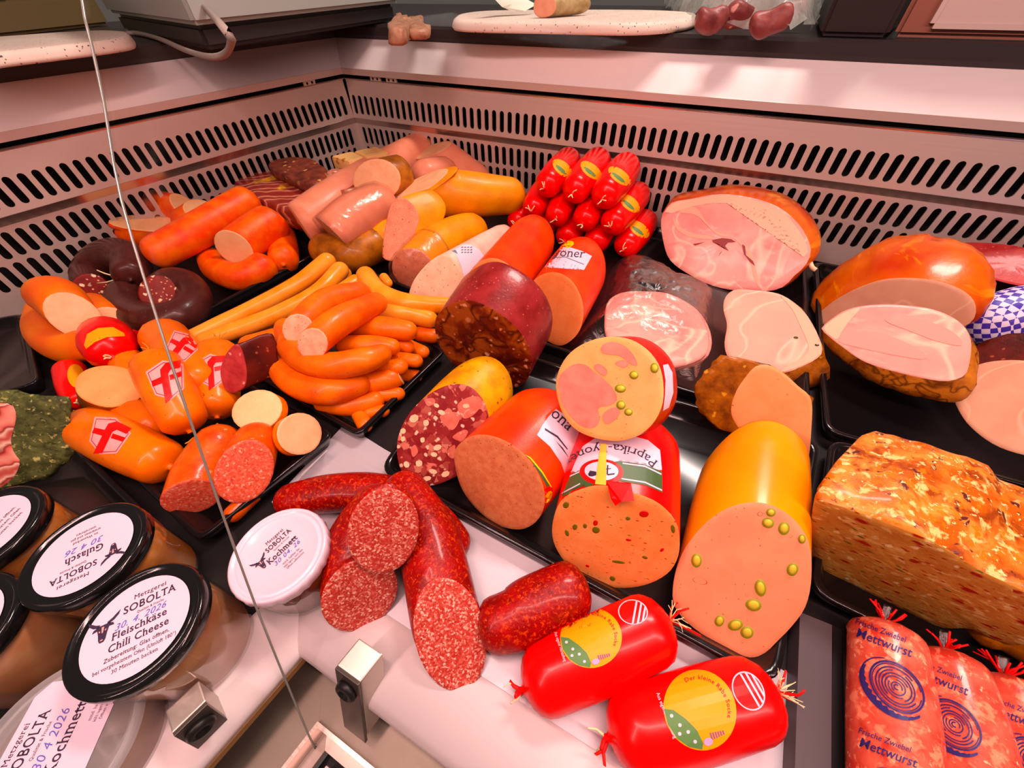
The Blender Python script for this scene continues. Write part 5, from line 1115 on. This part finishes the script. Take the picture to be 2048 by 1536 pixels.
print_label(mp, lb, u, [('Metzgerei', .1, .62, .13, .6, m_ink, 0, 0), ('SOBOLTA', .1, .38, .22, .9, m_ink, 0, .012), ('Fleischkäse', .0, .0, .24, 1.0, m_ink, 0, .012), ('Zubereitung: Glas öffnen,', .1, -.30, .12, 1.15, m_ink, 0, 0), ('bei vorgeheiztem Ofen', .1, -.46, .11, 1.1, m_ink, 0, 0), ('30 Minuten backen', .1, -.62, .11, .9, m_ink, 0, 0)], -.66, .3, .5)
t, c, r, mp, lb = jar('jar with black lid at the left edge, only its rim in view', (-118, 1270), .089, .095, ((-50, 1110), (50, 1010)), m_lid, m_fillp, 'd', .1, g)
t, c, r, mp, lb = jar('jar with white scalloped lid next to the salamis', (556, 1104), .083, .074, ((500, 1150), (580, 1075)), m_wlid, m_fillr, 'e', .1, g)
u2 = r*.80
for s, x, y, h, w_, m, sh, of in (('Metzgerei', .18, .42, .14, .5, m_ink, 0, 0), ('SOBOLTA', .18, .22, .2, .72, m_ink, 0, .01), ('Qualität & Frische', .18, .12, .07, .45, m_ink, 0, 0), ('Kochmett', .1, -.10, .24, .85, m_ink, 0, .012), ('30 04. 26', .12, -.26, .17, .75, m_pen, .3, 0), ('mind. haltbar bis:', .14, -.40, .09, .5, m_ink, 0, 0), ('kühl lagern, nach dem', .14, -.49, .08, .55, m_ink, 0, 0), ('Öffnen aufbrauchen', .14, -.58, .08, .5, m_ink, 0, 0)):
    line(lb, mp, s, u2*x, u2*y, u2*h, m, u2*w_, sh, of)
bull(mp, lb, -u2*.42, u2*.12, u2*.42, 0)
# plastic tub
c = at(110, 1492, .052); r = .052
t = thing('plastic_tub', 'round clear-lidded plastic tub in the bottom left corner', 'tub', (c.x, c.y, 0))
m_tub = frost('clear plastic', (236, 206, 208), .20, .1, .22, 30, 0)
lathe('tub_body', [(r*.93, 0), (r*.92, -.01), (r*.82, -.046), (r*.78, -.0505), (r*.1, -.0505)], c, m_tub, t, 56)
lathe('filling', [(r*.1, -.006), (r*.86, -.006), (r*.87, -.012), (r*.78, -.045), (r*.1, -.046)], c, m_fillp, t, 48)
ld = lathe('lid', [(r*.98, -.006), (r*1.02, -.003), (r*1.02, .001), (r*.99, .003), (r*.95, .003), (r*.93, -.001), (r*.90, -.002), (r*.88, .0), (r*.1, .0)], c, m_tub, t, 64)
mp = lid_map(c+V((0, 0, .0003)), at(115, 1420, .05)-at(55, 1536, .05))
sq = r*.80; lb = emit(polys_bm([[(-sq*.95, -sq*.42), (-sq*.75, -sq*.7), (sq*.75, -sq*.7), (sq*.95, -sq*.42), (sq*.95, sq*.62), (sq*.75, sq*.8), (-sq*.75, sq*.8), (-sq*.95, sq*.62)]]), mp(.0003), 'paper_label', m_label, t)
for s, x, y, h, w_, m, sh, of in (('Metzgerei', .1, .62, .14, .55, m_ink, 0, 0), ('SOBOLTA', .1, .38, .24, .85, m_ink, 0, .012), ('Qualität & Frische', .1, .25, .08, .5, m_ink, 0, 0), ('30 4 2026', .1, .04, .22, .8, m_pen, .3, 0), ('Kochmett', .1, -.20, .26, .95, m_ink, 0, .012), ('mind. haltbar bis:', .5, -.42, .08, .45, m_ink, 0, 0), ('kühl lagern, nach dem', .5, -.51, .07, .5, m_ink, 0, 0), ('Öffnen aufbrauchen', .5, -.60, .07, .45, m_ink, 0, 0)):
    line(lb, mp, s, sq*x, sq*y, sq*h, m, sq*w_, sh, of)
bull(mp, lb, -sq*.62, sq*.4, sq*.45)
# ================================================================== herb-crusted ham at the left edge
t = thing('herb_ham', 'raw ham with a green herb crust at the left edge', 'ham', at(40, 980, FL))
lf = loaf(t, [(-120, 800), (-40, 806), (20, 808), (32, 835), (22, 880), (28, 905), (40, 925), (22, 960), (-30, 985), (-110, 975), (-150, 890)], .012, (78, 866, -.005), food('herb crust light', (98, 90, 50), (58, 54, 28), 90, .6, (('n', (186, 160, 100), 160, .58, .68), ('n', (50, 48, 18), 110, .58, .68)), 1.0, 200), layered('raw ham layers', [(0, (240, 140, 124)), (.4, (226, 100, 90)), (.6, (150, 40, 40)), (.8, (250, 180, 160)), (1, (200, 80, 72))], 14, (1, 1.4, 1)), (-58, 34), PROF_CYL, floor=FL, crust=.004, cs=80)
# ================================================================== price-tag holder on the deck, small scraps
t = thing('tag_holder', 'clear plastic price-tag holder standing beside the white deck plate', 'holder', at(610, 935, 0))
pl = [at(598, 960, .002), at(650, 905, .002), at(655, 898, .022), at(603, 948, .022)]
mesh('clear_plate', pl+[p+V((.002, -.002, 0)) for p in pl], [(0, 1, 2, 3), (7, 6, 5, 4), (0, 4, 5, 1), (2, 6, 7, 3)], m_tub, t, False)
# ================================================================== on the worktop behind
WT = .3365
m_board = food('speckled cutting board', (240, 200, 188), (234, 190, 178), 20, .5, (((84, 64, 66), 190, .15, .4),), .03)
def board(label, px, th=.017):
    Q = [at(x, y, WT+.001) for x, y in px]; c = sum(Q, V((0, 0, 0)))/len(Q); t = thing('cutting_board', label, 'cutting board', (c.x, c.y, WT), 'speckled cutting boards')
    n = 64; ring = resamp(Q, n); vs, fs = [], []
    for k, h in ((.985, 0.0005), (1, .004), (1.0, th*.35), (.985, th*.75), (.955, th*.97), (.93, th), (.4, th)):
        for p in ring: v = c+(p-c)*k; vs.append(V((v.x, v.y, WT+h)))
    for j in range(6):
        for i in range(n): q = (i+1) % n; fs.append((j*n+i, j*n+q, (j+1)*n+q, (j+1)*n+i))
    fs.append(tuple(range(6*n, 7*n))); fs.append(tuple(range(n-1, -1, -1)))
    o = mesh('board', vs, fs, m_board, t); fix_normals(o); return t
board('speckled cutting board with the sausage stub on it', [(905, 56), (930, 64), (1100, 68), (1250, 71), (1340, 66), (1388, 56), (1380, 44), (1250, 38), (1000, 38), (925, 44)])
board('speckled cutting board on the left worktop beside the scale', [(-120, 156), (0, 136), (110, 122), (230, 106), (272, 96), (262, 84), (200, 82), (60, 92), (-120, 112)])
def solveh(px, py, rp, s): return solve(px, py, rp, s)
t = thing('sausage_stub', 'sausage stub with a pink cut lying on the speckled board', 'sausage', at(1110, 34, WT+.018))
P0, r0 = at(1092, 33, WT+.033)+V((0, 0, .028)), .03
loaf(t, [(1068, 24), (1069, 2), (1080, -8), (1098, -8), (1110, 2), (1112, 18), (1100, 32), (1080, 35)], WT+.018, (1165, 8, .0), food('sausage stub skin', (190, 150, 112), (160, 116, 80), 60, .45, (), .2, 200), food('stub face', (236, 150, 124), (226, 134, 108), 50, .5, (), .06), (-14, 0), PROF_CYL, floor=WT+.018)
t = thing('paper_sheet', 'crumpled white wrapping paper on the speckled board', 'paper', at(1030, 25, WT+.032))
m_paper = plain('wrapping paper', (236, 214, 200), .6)
Pp = at(1030, 27, WT+.02); Nn = V((-Pp.x, -Pp.y, 0)).normalized()
rows = [[onplane(x, y, Pp+Nn*d, Nn) for x, y, d in q] for q in ([(965, -30, .05), (985, -34, .02), (1010, -36, -.02)], [(985, -6, .04), (1000, -10, .02), (1020, -14, -.02)], [(1004, 14, .02), (1024, 8, .01), (1050, -2, -.02)], [(1030, 25, .005), (1050, 22, .0), (1072, 10, -.02)])]
vs = [p for r_ in rows for p in r_]; mesh('sheet', vs+[p+V((0, .001, .001)) for p in vs], [(j*3+i, j*3+i+1, j*3+i+4, j*3+i+3) for j in range(3) for i in range(2)]+[(12+j*3+i+3, 12+j*3+i+4, 12+j*3+i+1, 12+j*3+i) for j in range(3) for i in range(2)], m_paper, t)
t = thing('ham_scrap', 'crumpled ham offcut lying on the dark worktop by the scale', 'meat', at(818, 50, WT))
m_scrap = food('ham offcut', (186, 128, 104), (160, 96, 76), 60, .45, (((214, 150, 110), 90, .2, .3),), .3)
for k, (p0, h) in enumerate((([(776, 50), (784, 30), (800, 18), (812, 26), (818, 40), (800, 54)], .020), ([(806, 46), (814, 28), (842, 22), (844, 38), (862, 44), (850, 52), (822, 54)], .014))):
    slab(t, [(x, y+6) for x, y in p0], WT, h, m_scrap, 'scrap', .007, seed=k*7, nn=28)
# scale: pale housing on a dark base, with a cable
sc_l = at(300, 92, WT); m_house = plain('scale housing', (.36, .40, .36), .4, raw=True); m_base = plain('scale base', (.03, .028, .027), .4, raw=True)
t = thing('counter_scale', 'pale weighing scale housing on a dark base on the left worktop', 'scale', (sc_l.x, sc_l.y, WT))
def prism(name, pts, z0, z1, m, parent, tp=1.0):
    c = sum(pts, V((0, 0, 0)))/len(pts); n = len(pts)
    vs = [V((p.x, p.y, z0)) for p in pts]+[V((c.x+(p.x-c.x)*tp, c.y+(p.y-c.y)*tp, z1)) for p in pts]
    o = mesh(name, vs, [(i, (i+1) % n, n+(i+1) % n, n+i) for i in range(n)]+[tuple(range(n, 2*n)), tuple(range(n-1, -1, -1))], m, parent, False); fix_normals(o)
    bm = bmesh.new(); bm.from_mesh(o.data); bmesh.ops.bevel(bm, geom=list(bm.edges), offset=.006, segments=2, affect='EDGES'); bm.to_mesh(o.data); bm.free(); return o
A_, B_ = at(415, 108, WT), at(868, 32, WT); u_ = (B_-A_).normalized(); B_ = A_+u_*min((B_-A_).length, .55); w_ = V((-u_.y, u_.x, 0)); Cc = at(240, 66, WT); D_ = A_+(Cc-A_)
dp = (Cc-A_)
prism('base', [A_+u_*.01+dp*.03, B_-u_*.01+dp*.03, B_+dp*.97-u_*.01, A_+u_*.01+dp*.97], WT+.002, WT+.032, m_base, t)
hs = prism('housing', [A_, B_, B_+dp, A_+dp], WT+.0325, WT+.19, m_house, t)
cabp = [A_+u_*.035-w_*.004+V((0, 0, .048)), A_+u_*.036-w_*.02+V((0, 0, .035)), A_+u_*.03-w_*.03+V((0, 0, .006))]
m_cable = plain('grey cable', (.30, .26, .22), .5, raw=True)
wire('cable', [A_+u_*.03+V((0, 0, .052)), at(452, 62, WT+.048), at(462, 85, WT+.03), at(450, 108, WT+.012), at(420, 114, WT+.006), at(370, 100, WT+.005), at(320, 78, WT+.005), at(270, 66, WT+.005), at(232, 70, WT+.005)], .0042, m_cable, t)
# things further back on the left worktop
t = thing('green_carton', 'yellow-green printed carton behind the left cutting board', 'carton', at(110, 72, WT))
q0, q1 = at(-60, 82, WT), at(222, 50, WT); uu = (q1-q0).normalized(); ww = V((-uu.y, uu.x, 0))
prism('carton', [q0, q1, q1+ww*.16, q0+ww*.16], WT+.001, WT+.055, plain('carton brown', (.16, .11, .04), .6, raw=True), t)
cf = prism('carton_front', [q0-ww*.001+uu*.15, q1-ww*.001, q1+ww*.15, q0+ww*.15+uu*.15], WT+.0555, WT+.2, plain('carton green', (.34, .34, .13), .6, raw=True), t)
ov = [(a_, b_) for a_, b_ in ell(0, 0, .05, .035)]
t = thing('dark_box', 'dark brown box at the top left corner of the worktop', 'box', at(-40, 50, WT))
q2 = at(-150, 60, WT); prism('box', [q0-uu*.2-ww*.004, q0+uu*.13-ww*.004, q0+uu*.13+ww*.1, q0-uu*.2+ww*.1], WT+.0575, WT+.2, plain('box brown', (.03, .02, .018), .6, raw=True), t)
# plastic bag with meat
t = thing('plastic_bag', 'clear plastic bag of red meat cuts on the worktop', 'bag', at(1470, 60, WT))
m_rawm = food('raw meat', (160, 80, 76), (110, 44, 44), 30, .4, (((230, 150, 140), 60, .2, .3),), .3)
for k, (x, y, rr) in enumerate(((1425, 38, 30), (1480, 34, 30), (1540, 40, 34), (1585, 30, 28), (1450, 0, 36), (1520, -5, 36), (1580, -10, 30))):
    P, r_ = solve(x, y, rr*.8, WT+.003)
    tube(t, None, m_rawm, 'round', 'round', None, name='meat_cut', ctl3=[(P+V((-.01, 0, 0)), r_*.8), (P+V((.01, .01, 0)), r_*.8)], nz=(30, .012), seg=16)
sheet(t, [(1330, 20), (1372, 50), (1400, 62), (1430, 68), (1510, 72), (1560, 80), (1600, 70), (1622, 60), (1624, 20), (1500, 10), (1350, 10)], WT+.002, frost('bag film', (236, 214, 206), .26, .1, .2, 50, .7), 'film', .03, 26, dome=.085, seed=4)
# dark upright housing and panels at the right end of the worktop
t = thing('dark_housing', 'dark box standing on the worktop right of the meat bag', 'box', at(1720, 70, WT))
q0, q1 = at(1636, 74, WT), at(1772, 78, WT)
prism('housing', [q0, q1, q1+V((.05, .25, 0)), q0+V((.0, .25, 0))], WT+.001, WT+.235, plain('housing dark', (.018, .009, .008), .5, raw=True), t)
t = thing('pale_panel', 'pale upright panel with a brown edge on the worktop at the right', 'panel', at(1960, 70, WT))
q0, q1 = at(1785, 76, WT), at(2300, 90, WT)
prism('frame', [q0, q1, q1+V((0, .02, 0)), q0+V((0, .02, 0))], WT+.001, WT+.16, plain('panel brown', (.30, .11, .07), .5, raw=True), t)
prism('pane', [q0+V((.035, -.004, 0)), q1+V((0, -.004, 0)), q1+V((0, -.001, 0)), q0+V((.035, -.001, 0))], WT+.012, WT+.15, plain('panel pale', (.62, .50, .44), .5, raw=True), t)
